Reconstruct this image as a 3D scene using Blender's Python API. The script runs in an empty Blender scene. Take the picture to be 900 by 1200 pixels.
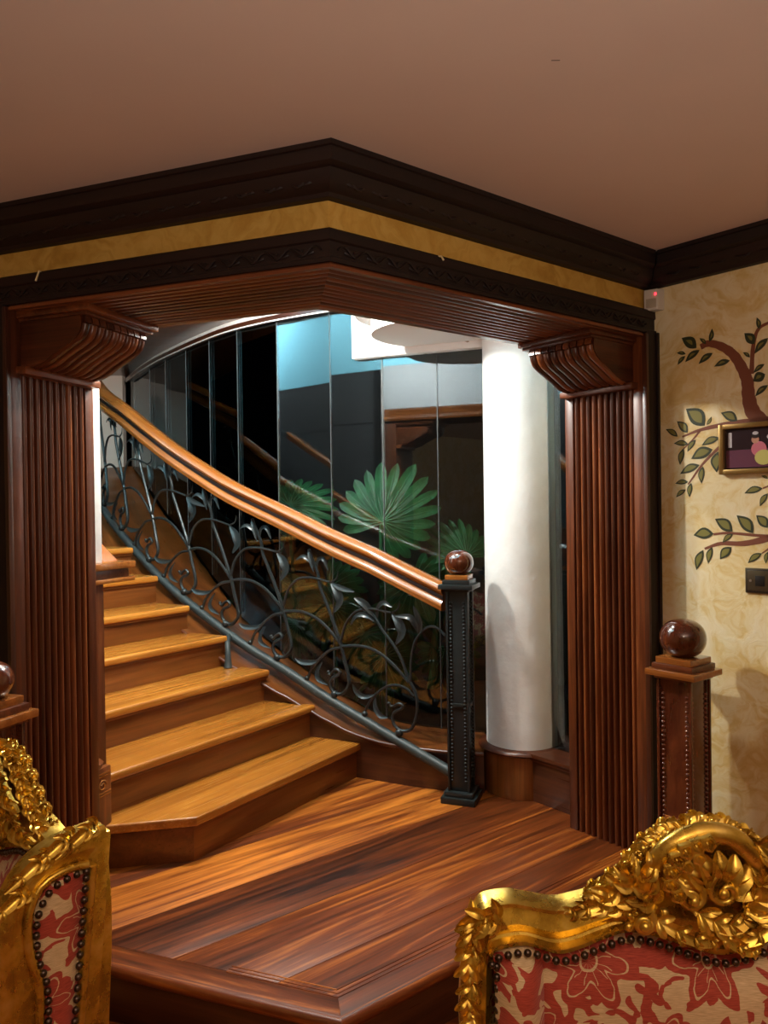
import bpy, bmesh, math, random
from mathutils import Vector, Matrix
random.seed(7)
SC = bpy.context.scene
COL = SC.collection
# ------------------------------------------------------------------ camera
F_PX = 900.0
CAM_Z = 1.35
ROLL = math.radians(0.8)
PITCH = math.radians(-0.4)
fw = Vector((0, math.cos(PITCH), math.sin(PITCH)))
up0 = Vector((0, -math.sin(PITCH), math.cos(PITCH)))
ex = Vector((1, 0, 0))
cr = math.cos(ROLL) * ex - math.sin(ROLL) * up0
cu = math.sin(ROLL) * ex + math.cos(ROLL) * up0
camd = bpy.data.cameras.new('camera')
camd.sensor_fit = 'VERTICAL'
camd.sensor_height = 36.0
camd.lens = F_PX / 1200.0 * 36.0
camd.clip_start = 0.02
cam = bpy.data.objects.new('camera', camd)
COL.objects.link(cam)
cam.matrix_world = Matrix(((cr.x, cu.x, -fw.x, 0), (cr.y, cu.y, -fw.y, 0), (cr.z, cu.z, -fw.z, CAM_Z), (0, 0, 0, 1)))
SC.camera = cam
# ------------------------------------------------------------------ world, exposure
wd = bpy.data.worlds.new('night')
SC.world = wd
wd.use_nodes = True
bg = wd.node_tree.nodes['Background']
bg.inputs[0].default_value = (0.35, 0.45, 0.6, 1)
bg.inputs[1].default_value = 0.004
SC.view_settings.view_transform = 'Standard'
SC.view_settings.look = 'None'
SC.view_settings.exposure = 0.0
SC.view_settings.gamma = 1.0
SC.view_settings.use_curve_mapping = False


def lamp(name, kind, loc, energy, color, size, rot=None):
    l = bpy.data.lights.new(name, kind)
    l.energy = energy
    l.color = color
    if kind == 'AREA':
        l.shape = 'DISK'
        l.size = size
    else:
        l.shadow_soft_size = size
    o = bpy.data.objects.new(name, l)
    COL.objects.link(o)
    o.location = loc
    if rot:
        o.rotation_euler = rot
    return o


LAMPS = ((-0.72, 3.20, 2.40), (0.04, 3.24, 2.47))
for _p, _e in zip(LAMPS, (135, 70)):
    lamp('stair_pendant_light', 'POINT', _p, _e, (1.0, 0.92, 0.83), 0.045)
lamp('chandelier_light', 'POINT', (0.15, -0.15, 1.95), 8, (1.0, 0.82, 0.60), 0.06)
lamp('ceiling_fill_light', 'AREA', (0.45, -0.7, 1.15), 58, (1.0, 0.85, 0.76), 0.35, (math.pi, 0, 0))  # added fill without a fixture, aimed up to brighten the ceiling

for _p, _e in (((-1.65, 3.55, 3.08), 22), ((-2.80, 4.05, 3.08), 30)):
    _cl = lamp('blue_wall_fill_light', 'AREA', _p, _e, (1.0, 0.96, 0.92), 0.25)  # unseen fill lights added to brighten the blue wall mirrored in the glass
    _cl.rotation_euler = Vector((-.32, -.86, -.40)).to_track_quat('-Z', 'Y').to_euler()

# ------------------------------------------------------------------ frames


def dirv(a):
    a = math.radians(a)
    return Vector((math.cos(a), math.sin(a), 0))


CORNER = Vector((-0.131, 2.014, 0))
DR = dirv(38.3)
NR = Vector((-DR.y, DR.x, 0))
DL = dirv(159.6)
NL = Vector((DL.y, -DL.x, 0))
DW = dirv(-49.5)
NW = Vector((DW.y, -DW.x, 0))
W0 = CORNER + DR * 1.513 + NR * 0.037
MIT = 0.562


def frame(o, d, n):
    return lambda t, m, z: o + d * t + n * m + Vector((0, 0, z))


FR = frame(CORNER, DR, NR)
FL = frame(CORNER, DL, NL)
FW = frame(W0, DW, NW)
FX = frame(Vector((0, 0, 0)), Vector((1, 0, 0)), Vector((0, 1, 0)))

# ------------------------------------------------------------------ node helper


class X:
    """a shader value with operators"""
    def __init__(self, m, s):
        self.m, self.s = m, s

    def _op(self, op, *a):
        n = self.m.nt.nodes.new('ShaderNodeMath')
        n.operation = op
        for i, v in enumerate((self,) + a):
            if isinstance(v, X):
                self.m.nt.links.new(v.s, n.inputs[i])
            else:
                n.inputs[i].default_value = v
        return X(self.m, n.outputs[0])

    def __add__(self, o): return self._op('ADD', o)
    __radd__ = __add__
    def __sub__(self, o): return self._op('SUBTRACT', o)
    def __rsub__(self, o): return (self * -1) + o
    def __mul__(self, o): return self._op('MULTIPLY', o)
    __rmul__ = __mul__
    def __truediv__(self, o): return self._op('DIVIDE', o)
    def lt(self, o): return self._op('LESS_THAN', o)
    def gt(self, o): return self._op('GREATER_THAN', o)
    def f(self, op, *a): return self._op(op, *a)


class Mat:
    def __init__(self, name):
        self.mat = bpy.data.materials.new(name)
        self.mat.use_nodes = True
        self.nt = self.mat.node_tree
        self.b = self.nt.nodes['Principled BSDF']

    def node(self, t, **k):
        n = self.nt.nodes.new(t)
        for a, v in k.items():
            setattr(n, a, v)
        return n

    def link(self, a, b):
        self.nt.links.new(a.s if isinstance(a, X) else a, b)

    def set(self, **k):
        for a, v in k.items():
            a = a.replace('_', ' ')
            s = self.b.inputs[a]
            if isinstance(v, (X,)) or hasattr(v, 'is_linked'):
                self.link(v, s)
            else:
                s.default_value = v
        return self

    def grain(self):
        return self.node('ShaderNodeAttribute', attribute_name='grain').outputs['Vector']

    def rand(self):
        return X(self, self.node('ShaderNodeObjectInfo').outputs['Random'])

    def xyz(self, v):
        n = self.node('ShaderNodeSeparateXYZ')
        self.link(v, n.inputs[0])
        return [X(self, o) for o in n.outputs]

    def comb(self, x, y, z):
        n = self.node('ShaderNodeCombineXYZ')
        for i, v in enumerate((x, y, z)):
            if isinstance(v, X):
                self.link(v, n.inputs[i])
            else:
                n.inputs[i].default_value = v
        return n.outputs[0]

    def mapv(self, v, scale, loc=(0, 0, 0)):
        n = self.node('ShaderNodeMapping')
        self.link(v, n.inputs[0])
        n.inputs['Scale'].default_value = scale
        if isinstance(loc, tuple):
            n.inputs['Location'].default_value = loc
        else:
            self.link(loc, n.inputs['Location'])
        return n.outputs[0]

    def noise(self, v, scale=5, detail=4, rough=.55, dist=0.0, out='Fac'):
        n = self.node('ShaderNodeTexNoise')
        if v is not None:
            self.link(v, n.inputs['Vector'])
        n.inputs['Scale'].default_value = scale
        n.inputs['Detail'].default_value = detail
        n.inputs['Roughness'].default_value = rough
        n.inputs['Distortion'].default_value = dist
        return X(self, n.outputs[0]) if out == 'Fac' else n.outputs[1]

    def ramp(self, x, stops, interp='LINEAR'):
        n = self.node('ShaderNodeValToRGB')
        n.color_ramp.interpolation = interp
        e = n.color_ramp.elements
        while len(e) < len(stops):
            e.new(0.5)
        for k, (p, cl) in zip(e, stops):
            k.position = p
            k.color = (*cl, 1)
        self.link(x, n.inputs[0])
        return n.outputs[0]

    def mix(self, fac, a, b, mode='MIX'):
        n = self.node('ShaderNodeMix', data_type='RGBA', blend_type=mode)
        if isinstance(fac, X):
            self.link(fac, n.inputs[0])
        else:
            n.inputs[0].default_value = fac
        for v, i in ((a, 6), (b, 7)):
            if isinstance(v, tuple):
                n.inputs[i].default_value = (*v, 1)
            else:
                self.link(v, n.inputs[i])
        return n.outputs[2]

    def bump(self, h, strength=.3, dist=.002):
        n = self.node('ShaderNodeBump')
        n.inputs['Strength'].default_value = strength
        n.inputs['Distance'].default_value = dist
        self.link(h, n.inputs['Height'])
        self.link(n.outputs[0], self.b.inputs['Normal'])


def wood(name, dark, mid, light, rough=.3, across=18, along=1.3, coat=.4, dist=1.2, var=.25, fig=.0, tone=False):
    m = Mat(name)
    g = m.grain()
    r = m.rand()
    off = m.comb(r * 37.0, r * 11.0, r * 23.0)
    v = m.mapv(g, (along, across, across), off)
    n1 = m.noise(v, 1.0, 6, .6, dist)
    v2 = m.mapv(g, (along * 2.5, across * 7, across * 7), off)
    n2 = m.noise(v2, 1.0, 4, .6, .2)
    v3 = m.mapv(g, (along * .6, across * .22, across * .22), off)
    n3 = m.noise(v3, 1.0, 3, .5, .6)
    k = n1 * (.62 - fig) + n2 * .25 + n3 * (.28 + fig) - .08 + (r - .5) * var
    if tone:
        k = k + X(m, m.node('ShaderNodeAttribute', attribute_name='tone', attribute_type='OBJECT').outputs['Fac'])
    colr = m.ramp(k, [(.33, dark), (.5, mid), (.67, light)] if tone else [(.25, dark), (.5, mid), (.72, light)])
    if tone:
        m.b.inputs['Specular IOR Level'].default_value = .35
    m.set(Base_Color=colr, Roughness=m.noise(v2, 1.0, 2) * .15 + (rough - .07), Coat_Weight=coat, Coat_Roughness=.12)
    m.bump(n2, .12, .0012)
    return m.mat


def plain(name, col, rough=.5, metallic=0.0, **k):
    m = Mat(name)
    m.set(Base_Color=(*col, 1), Roughness=rough, Metallic=metallic, **k)
    return m


M = {}
M['cornice'] = wood('dark_mahogany', (.004, .0012, .001), (.010, .003, .002), (.018, .006, .0035), .55, coat=.0)
M['jamb'] = wood('red_mahogany', (.022, .005, .002), (.105, .026, .007), (.27, .078, .020), .32, across=26, coat=.12)
M['landing'] = wood('landing_hardwood', (.020, .005, .002), (.17, .038, .007), (.62, .20, .026), .34, across=9, along=.6, coat=.0, dist=2.6, var=.0, fig=.02, tone=True)
M['tread'] = wood('golden_hardwood', (.20, .058, .007), (.43, .160, .021), (.60, .265, .045), .25, across=22, along=1.1, coat=.5, dist=.7, var=.12)
M['riser'] = wood('riser_hardwood', (.055, .014, .003), (.15, .044, .008), (.27, .088, .018), .3, across=16, along=1.2, coat=.3, dist=1.0, var=.15)
M['rail'] = wood('orange_hardwood', (.13, .036, .007), (.30, .098, .018), (.43, .165, .035), .22, across=30, along=1.2, coat=.6, dist=.6, var=.1)
M['curb'] = wood('curb_mahogany', (.018, .005, .003), (.055, .015, .006), (.11, .034, .012), .3, across=20)
M['ball'] = wood('polished_mahogany', (.028, .006, .003), (.080, .018, .007), (.16, .042, .014), .12, across=14, along=5, coat=1.0, dist=1.0)
M['iron'] = plain('painted_iron', (.020, .026, .027), .32, .3).mat
m = Mat('worn_iron')
nn = m.noise(m.node('ShaderNodeTexCoord').outputs['Object'], 22, 6, .7)
m.set(Base_Color=m.ramp(nn, [(.64, (.034, .044, .044)), (.70, (.16, .17, .16))]), Roughness=.5, Metallic=.2)
M['worn_iron'] = m.mat

m = Mat('white_plaster')
tc = m.node('ShaderNodeTexCoord').outputs['Object']
nz = m.noise(tc, 5, 5, .6)
m.set(Base_Color=m.ramp(nz, [(.3, (.70, .68, .65)), (.7, (.80, .79, .77))]), Roughness=.6)
m.bump(m.noise(tc, 9, 4, .55), .5, .012)
M['plaster'] = m.mat
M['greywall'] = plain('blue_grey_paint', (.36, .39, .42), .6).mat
M['darkgrey'] = plain('dark_grey_lining', (.045, .05, .056), .6).mat
M['white'] = plain('white_paint', (.78, .76, .73), .6).mat
m = Mat('chipped_white')
tc = m.node('ShaderNodeTexCoord').outputs['Object']
m.set(Base_Color=m.ramp(m.noise(tc, 14, 5, .6), [(.33, (.30, .20, .14)), (.37, (.76, .73, .70))]), Roughness=.7)
M['chipped'] = m.mat
M['blue'] = plain('pale_blue_paint', (.27, .68, .86), .8).mat
M['beige'] = plain('beige_paint', (.60, .48, .40), .7).mat
m = Mat('ceiling_paint')
tc = m.node('ShaderNodeTexCoord').outputs['Object']
m.set(Base_Color=m.ramp(m.noise(tc, 1.2, 3), [(.3, (.64, .50, .42)), (.7, (.70, .56, .47))]), Roughness=.75)
M['ceiling'] = m.mat


def yellow(name, light, mid, ochre, rich):
    m = Mat(name)
    g = m.grain()
    warp = m.noise(g, 5, 3, .5, 0, 'Color')
    mx = m.node('ShaderNodeMix', data_type='VECTOR')
    mx.inputs[0].default_value = .22
    m.link(g, mx.inputs[4])
    m.link(warp, mx.inputs[5])
    a = m.noise(mx.outputs[1], 7, 6, .62, 3.0)
    b = m.noise(m.mapv(g, (1, 1, 1), (3.1, 7.7, 2.2)), 2.3, 4, .55, 1.0)
    c1 = m.ramp(a * .65 + b * .35, [(.30, rich), (.42, ochre), (.52, mid), (.66, light)])
    m.set(Base_Color=c1, Roughness=.55)
    m.bump(a, .35, .006)
    return m.mat


M['wall'] = yellow('cream_sponged_paint', (.86, .78, .55), (.80, .68, .38), (.72, .54, .21), (.60, .40, .11))
M['band'] = yellow('ochre_sponged_paint', (.66, .42, .10), (.60, .36, .07), (.52, .29, .045), (.42, .22, .03))

m = Mat('gilded_wood')
tc = m.node('ShaderNodeTexCoord').outputs['Object']
n1 = m.noise(tc, 26, 5, .6)
ao = m.node('ShaderNodeAmbientOcclusion')
ao.inputs['Distance'].default_value = .03
aof = X(m, ao.outputs['AO'])
colr = m.ramp(n1, [(.3, (.42, .25, .035)), (.55, (.82, .56, .09)), (.8, (1.0, .78, .24))])
m.set(Base_Color=colr, Metallic=.88, Roughness=n1 * .22 + .17)
m.bump(n1, .25, .003)
M['gold'] = m.mat
M['nail'] = plain('bronze_nail', (.10, .075, .06), .28, .9).mat


def damask():
    m = Mat('red_damask')
    g = m.grain()
    u, v, w = m.xyz(g)
    wn = m.noise(g, 16, 3, .5, 0, 'Color')
    wx, wy, wz = m.xyz(wn)
    u = u + (wx - .5) * .030
    v = v + (wy - .5) * .030
    cw, chh = .185, .240

    def rosette(u, v, ou, ov, r0, amp, k, ph):
        iv = ((v + ov) / chh).f('FLOOR')
        half = iv.f('MODULO', 2.0).f('ABSOLUTE') * .5
        fu = ((u + ou) / cw + half).f('FRACT') - .5
        fv = ((v + ov) / chh).f('FRACT') - .5
        px, py = fu * cw, fv * chh
        r = (px * px + py * py).f('SQRT')
        th = py.f('ARCTAN2', px)
        lob = (th * k + ph).f('COSINE')
        return r, lob, (r - (lob * amp + r0))

    r1, l1, d1 = rosette(u, v, 0.0, 0.0, .055, .015, 6.0, .4)
    r2, l2, d2 = rosette(u, v, .078, .105, .034, .013, 5.0, 1.2)
    r3, l3, d3 = rosette(u, v, .036, .165, .024, .014, 3.0, .3)
    r4, l4, d4 = rosette(u, v, .100, .040, .017, .008, 4.0, 2.0)
    red = d1.lt(0).f('MAXIMUM', d2.lt(0)).f('MAXIMUM', d3.lt(0)).f('MAXIMUM', d4.lt(0))
    vn = m.noise(m.mapv(g, (1, 1, 1), (5, 2, 8)), 20, 2, .4, 1.5)
    red = red.f('MAXIMUM', vn.gt(.53))
    line = (d1 + .016).f('ABSOLUTE').lt(.0016).f('MAXIMUM', (d2 + .011).f('ABSOLUTE').lt(.0014))
    line = line.f('MAXIMUM', (r1 - .011).f('ABSOLUTE').lt(.0016)).f('MAXIMUM', (l1.f('ABSOLUTE').lt(.12)) * r1.lt(.03))
    red = red - line * red
    wv = m.noise(m.mapv(g, (60, 900, 60)), 1.0, 2, .5)
    cream = m.ramp(wv, [(.3, (.56, .40, .20)), (.7, (.82, .64, .38))])
    redc = m.ramp(wv, [(.3, (.30, .028, .014)), (.7, (.56, .085, .045))])
    m.set(Base_Color=m.mix(red, cream, redc), Roughness=.75)
    m.b.inputs['Sheen Weight'].default_value = .2
    m.bump(red * .7 + wv * .5, .5, .0018)
    return m.mat


M['damask'] = damask()
m = Mat('coated_glass')
out = [n for n in m.nt.nodes if n.type == 'OUTPUT_MATERIAL'][0]
tr = m.node('ShaderNodeBsdfTransparent')
tr.inputs[0].default_value = (.90, .93, .92, 1)
gl = m.node('ShaderNodeBsdfGlossy')
gl.inputs['Roughness'].default_value = .0
gl.inputs['Color'].default_value = (.80, .90, .95, 1)
fr = m.node('ShaderNodeFresnel')
fr.inputs[0].default_value = 1.5
ms = m.node('ShaderNodeMixShader')
fx = X(m, fr.outputs[0]) * 1.0 + .025
m.link(fx, ms.inputs[0])
m.link(tr.outputs[0], ms.inputs[1])
m.link(gl.outputs[0], ms.inputs[2])
m.link(ms.outputs[0], out.inputs['Surface'])
M['glass'] = m.mat
M['seam'] = plain('silicone_seam', (.06, .065, .065), .5).mat
M['soil'] = plain('planter_soil', (.015, .012, .009), .9).mat
M['night'] = plain('dark_render', (.010, .011, .012), .9).mat
m = Mat('deep_green_leaf')
g = m.grain()
nz = m.noise(g, 9, 3)
m.set(Base_Color=m.ramp(nz, [(.3, (.005, .052, .017)), (.7, (.016, .14, .042))]), Roughness=.5)
M['leaf'] = m.mat
M['vein'] = plain('leaf_vein', (.08, .24, .11), .5).mat
M['stalk'] = plain('green_stalk', (.03, .16, .07), .4).mat
M['bark'] = plain('mural_branch_paint', (.20, .060, .026), .6).mat
M['mleaf'] = plain('mural_leaf_olive', (.20, .185, .035), .6).mat
M['mleafd'] = plain('mural_leaf_edge', (.030, .040, .014), .6).mat
M['sensor'] = plain('sensor_plastic', (.62, .56, .46), .45).mat
M['sensorlens'] = plain('sensor_lens', (.42, .35, .25), .35).mat
m = plain('red_led', (1, .02, .03), .4)
m.b.inputs['Emission Color'].default_value = (1, .03, .05, 1)
m.b.inputs['Emission Strength'].default_value = 4
M['led'] = m.mat
M['bronze'] = plain('bronze_plate', (.12, .095, .055), .35, .7).mat
M['black'] = plain('black_plastic', (.008, .008, .008), .4).mat
M['steel'] = plain('steel_screw', (.6, .58, .54), .3, .9).mat
M['pframe'] = plain('gilt_picture_frame', (.30, .18, .05), .3, .6).mat
M['pdark'] = plain('photo_dark', (.020, .008, .012), .25).mat
M['pfloor'] = plain('photo_carpet', (.13, .045, .075), .25).mat
M['ppink'] = plain('photo_pink', (.55, .17, .22), .25).mat
M['pskin'] = plain('photo_skin', (.48, .26, .18), .25).mat
M['pball'] = plain('photo_yellow', (.52, .50, .16), .25).mat
M['pwhite'] = plain('photo_white', (.5, .48, .5), .25).mat
M['hair'] = plain('photo_hair', (.02, .012, .012), .3).mat
m = plain('lamp_glass', (1, .9, .75), .4)
m.b.inputs['Emission Color'].default_value = (1, .88, .7, 1)
m.b.inputs['Emission Strength'].default_value = 6
M['lampglass'] = m.mat

# ------------------------------------------------------------------ mesh helpers


def mesh(name, V, F, mat, grain=None, smooth=False, bevel=0.0, bseg=2, recalc=True):
    me = bpy.data.meshes.new(name)
    bm = bmesh.new()
    gl = bm.verts.layers.float_vector.new('grain')
    vs = []
    for i, p in enumerate(V):
        v = bm.verts.new(p)
        v[gl] = Vector(grain[i]) if grain is not None else Vector((p[2], p[0], p[1]))
        vs.append(v)
    for f in F:
        try:
            bm.faces.new([vs[i] for i in f])
        except ValueError:
            pass
    if recalc:
        bmesh.ops.recalc_face_normals(bm, faces=bm.faces)
    if bevel:
        es = [e for e in bm.edges if len(e.link_faces) == 2 and e.calc_face_angle(0) > .6]
        bmesh.ops.bevel(bm, geom=es, offset=bevel, segments=bseg, profile=.6, affect='EDGES', clamp_overlap=True)
    bm.to_mesh(me)
    bm.free()
    me.materials.append(M[mat])
    if smooth or bevel:
        me.polygons.foreach_set('use_smooth', [True] * len(me.polygons))
        me.set_sharp_from_angle(angle=math.radians(smooth if isinstance(smooth, (int, float)) and smooth > 1 else 38))
    return me


def link(name, me, parent=None, loc=None, rot=None):
    o = bpy.data.objects.new(name, me)
    COL.objects.link(o)
    if loc is not None:
        o.location = loc
    if rot is not None:
        o.rotation_euler = rot
    if parent is not None:
        o.parent = parent
        if not parent.get('_local'):
            o.matrix_parent_inverse = Matrix.Translation(-parent.location)
    return o


def tag(o, label, cat=None, kind=None, group=None):
    o['label'] = label
    if cat:
        o['category'] = cat
    if kind:
        o['kind'] = kind
    if group:
        o['group'] = group
    return o


def thing(name, loc, label, cat, kind=None, group=None, local=False, rot=0.0):
    e = bpy.data.objects.new(name, None)
    COL.objects.link(e)
    e.location = loc
    e.empty_display_size = .1
    if local:
        e['_local'] = True
        e.rotation_euler = (0, 0, rot)
    return tag(e, label, cat, kind, group)


def prism(fr, poly, z0, z1, ax='t'):
    """extrude polygon [(t,n)] between heights; grain along t or n or z"""
    V, G = [], []
    for z in (z0, z1):
        for t, n in poly:
            V.append(fr(t, n, z))
            G.append({'t': (t, n, z), 'n': (n, t, z), 'z': (z, t, n)}[ax])
    k = len(poly)
    F = [list(range(k))[::-1], list(range(k, 2 * k))] + [[i, (i + 1) % k, k + (i + 1) % k, k + i] for i in range(k)]
    return V, F, G


def box(name, fr, t0, t1, n0, n1, z0, z1, mat, parent=None, ax='t', bevel=.003):
    V, F, G = prism(fr, [(t0, n0), (t1, n0), (t1, n1), (t0, n1)], z0, z1, ax)
    return link(name, mesh(name, V, F, mat, G, bevel=bevel), parent)


def poly(name, fr, pts, z0, z1, mat, parent=None, ax='t', bevel=.003):
    V, F, G = prism(fr, pts, z0, z1, ax)
    return link(name, mesh(name, V, F, mat, G, bevel=bevel), parent)


def run(name, fr, prof, t0, t1, mat, parent=None, smooth=30):
    """closed profile [(n,z)] run along t, end planes t0(n), t1(n)"""
    V, G = [], []
    for e in (t0, t1):
        for n, z in prof:
            t = e(n) if callable(e) else e
            V.append(fr(t, n, z))
            G.append((t, n, z))
    k = len(prof)
    F = [list(range(k)), list(range(k, 2 * k))[::-1]] + [[i, (i + 1) % k, k + (i + 1) % k, k + i] for i in range(k)]
    return link(name, mesh(name, V, F, mat, G, smooth=smooth), parent)


def catmull(P, n=8, closed=False):
    P = [Vector(p) for p in P]
    Q = [2 * P[0] - P[1]] + P + [2 * P[-1] - P[-2]]
    out = []
    for i in range(1, len(Q) - 2):
        a, b, c, d = Q[i - 1:i + 3]
        for k in range(n):
            t = k / n
            out.append(.5 * ((2 * b) + (c - a) * t + (2 * a - 5 * b + 4 * c - d) * t * t + (3 * b - a - 3 * c + d) * t ** 3))
    out.append(P[-1])
    return out


def tube_geo(pts, rad, seg=8, cap=True):
    pts = [Vector(p) for p in pts]
    N = len(pts)
    V, F, G = [], [], []
    up = Vector((0, 0, 1))
    T0 = (pts[1] - pts[0]).normalized()
    nrm = T0.orthogonal().normalized() if abs(T0.dot(up)) > .95 else (up - T0 * T0.dot(up)).normalized()
    L = 0
    for i, p in enumerate(pts):
        T = (pts[min(i + 1, N - 1)] - pts[max(i - 1, 0)]).normalized()
        nrm = (nrm - T * nrm.dot(T)).normalized()
        bn = T.cross(nrm)
        r = rad(i / (N - 1)) if callable(rad) else rad
        if i:
            L += (p - pts[i - 1]).length
        for k in range(seg):
            a = 2 * math.pi * k / seg
            V.append(p + nrm * (r * math.cos(a)) + bn * (r * math.sin(a)))
            G.append((L, r * math.cos(a), r * math.sin(a)))
    for i in range(N - 1):
        for k in range(seg):
            k2 = (k + 1) % seg
            F.append([i * seg + k, i * seg + k2, (i + 1) * seg + k2, (i + 1) * seg + k])
    if cap:
        F.append(list(range(seg))[::-1])
        F.append(list(range((N - 1) * seg, N * seg)))
    return V, F, G


def tube(name, pts, rad, mat, parent=None, seg=8):
    V, F, G = tube_geo(pts, rad, seg)
    return link(name, mesh(name, V, F, mat, G, smooth=50), parent)


def lathe_geo(prof, seg=24, ctr=(0, 0, 0)):
    """prof [(r,z)]"""
    V, F, G = [], [], []
    c = Vector(ctr)
    for r, z in prof:
        for k in range(seg):
            a = 2 * math.pi * k / seg
            V.append(c + Vector((r * math.cos(a), r * math.sin(a), z)))
            G.append((z, r * math.cos(a), r * math.sin(a)))
    n = len(prof)
    for i in range(n - 1):
        for k in range(seg):
            k2 = (k + 1) % seg
            F.append([i * seg + k, i * seg + k2, (i + 1) * seg + k2, (i + 1) * seg + k])
    F.append(list(range(seg))[::-1])
    F.append(list(range((n - 1) * seg, n * seg)))
    return V, F, G


def lathe(name, prof, ctr, mat, parent=None, seg=28, smooth=40):
    V, F, G = lathe_geo(prof, seg, ctr)
    return link(name, mesh(name, V, F, mat, G, smooth=smooth), parent)


def ball_geo(c, r, seg=10, rings=7, sz=1.0):
    prof = [(max(1e-4, r * math.sin(math.pi * i / rings)), -r * sz * math.cos(math.pi * i / rings)) for i in range(rings + 1)]
    return lathe_geo(prof, seg, c)


def merge(*geos):
    V, F, G = [], [], []
    for v, f, g in geos:
        o = len(V)
        V += v
        G += g
        F += [[i + o for i in q] for q in f]
    return V, F, G


def leaf_geo(mid, width, nrm, thick=.003, cup=.25, n=6, shape=None):
    """leaf along midrib points; nrm = face normal; pointed both ends, cupped, with thickness"""
    P = catmull(mid, n)
    N = len(P)
    nrm = Vector(nrm).normalized()
    V, F, G = [], [], []
    for i, p in enumerate(P):
        T = (P[min(i + 1, N - 1)] - P[max(i - 1, 0)]).normalized()
        s = T.cross(nrm).normalized()
        q = i / (N - 1)
        w = width * (shape(q) if shape else math.sin(math.pi * (q * .92 + .04)) ** .8) * .5
        f = s.cross(T).normalized()
        for (a, b) in ((-1, cup * w), (-.45, .1 * w * cup), (0, -.15 * w), (.45, .1 * w * cup), (1, cup * w)):
            V.append(p + s * (a * w) + f * b)
            G.append((q * .3, a * w, 0))
        for (a, b) in ((.5, -thick), (-.5, -thick)):
            V.append(p + s * (a * w) + f * (b - .1 * w))
            G.append((q * .3, a * w, 0))
    k = 7
    for i in range(N - 1):
        for j in range(k):
            j2 = (j + 1) % k
            F.append([i * k + j, i * k + j2, (i + 1) * k + j2, (i + 1) * k + j])
    F.append(list(range(k))[::-1])
    F.append(list(range((N - 1) * k, N * k)))
    return V, F, G


# ================================================================== SETTING
# ---- room floor and room shell
Z_ROOM = -.18
Z_CEIL = 2.283
ROOM = [FW(6.0, 0, 0), Vector((4.6, -3.0, 0)), Vector((-3.6, -3.0, 0)), FL(3.7, .1, 0)]


def xy(v):
    return (v.x, v.y)


floor_room = poly('floor_room', FX, [xy(FR(1.7, .3, 0)), xy(FW(5.2, -.1, 0)), (4.6, -3.2), (-3.8, -3.2), xy(FL(3.9, .3, 0)), xy(FL(.3 * MIT, .3, 0))], Z_ROOM - .1, Z_ROOM, 'landing', bevel=0)
tag(floor_room, 'dark wooden floor of the sitting room below the landing', kind='structure')
ceil = poly('ceiling', FX, [xy(FR(.2 * MIT, .2, 0)), xy(FR(1.75, .2, 0)), xy(FW(5.2, -.1, 0)), (4.6, -3.2), (-3.8, -3.2), xy(FL(3.9, .2, 0))], Z_CEIL, Z_CEIL + .1, 'ceiling', bevel=0)
tag(ceil, 'smooth pinkish brown painted ceiling of the sitting room', kind='structure')
crack = box('ceiling_crack', FX, .365, .383, 1.62, 1.6215, Z_CEIL - .0006, Z_CEIL + .001, 'cornice', ceil, bevel=0)
wall_right = box('wall_right', FW, -.12, 5.2, -.12, 0, Z_ROOM, Z_CEIL + .05, 'wall', ax='t', bevel=0)
tag(wall_right, 'cream and yellow sponge painted wall with a mural of leafy branches', kind='structure')
o = poly('wall_rear', FX, [(-3.8, -3.2), (4.6, -3.2), (4.6, -3.05), (-3.8, -3.05)], Z_ROOM, Z_CEIL, 'wall', bevel=0)
tag(o, 'cream painted wall at the rear of the sitting room', kind='structure')
a, b = xy(FL(3.9, .1, 0)), xy(FL(3.72, -.05, 0))
o = poly('wall_far_left', FX, [(-3.8, -3.2), (-3.62, -3.2), b, a], Z_ROOM, Z_CEIL, 'wall', bevel=0)
tag(o, 'cream painted wall on the far side of the gilded armchair', kind='structure')
o = poly('wall_far_right', FX, [(4.6, -3.2), (4.45, -3.2), xy(FW(5.0, .05, 0)), xy(FW(5.2, 0, 0))], Z_ROOM, Z_CEIL, 'wall', bevel=0)
tag(o, 'cream painted short end wall of the sitting room', kind='structure')
o = box('wall_left', FL, 1.19, 3.8, .05, .33, Z_ROOM, Z_CEIL + .3, 'wall', bevel=0)
tag(o, 'cream painted wall continuing beyond the fluted pilaster', kind='structure')

# ---- bulkhead over the opening (ochre band), two runs with a mitred corner
mt = lambda n: n * MIT


def runs(name, prof, tR, tL, mat, labels, kind='structure', smooth=30):
    r = []
    for fr, te, lb, i in ((FL, tL, labels[0], 0), (FR, tR, labels[1], 1)):
        nm = name if isinstance(name, str) else name[i]
        o = run(nm, fr, prof, mt, te, mat, smooth=smooth)
        tag(o, lb, kind=kind)
        r.append(o)
    return r


runs(('wall_back_left', 'wall_back_right'), [(.037, 2.0), (.037, 2.283), (.30, 2.283), (.30, 2.0)], 1.513, 3.8, 'band',
     ('ochre painted band of wall above the wider fluted lintel', 'ochre painted band of wall running towards the motion sensor'))
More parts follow.
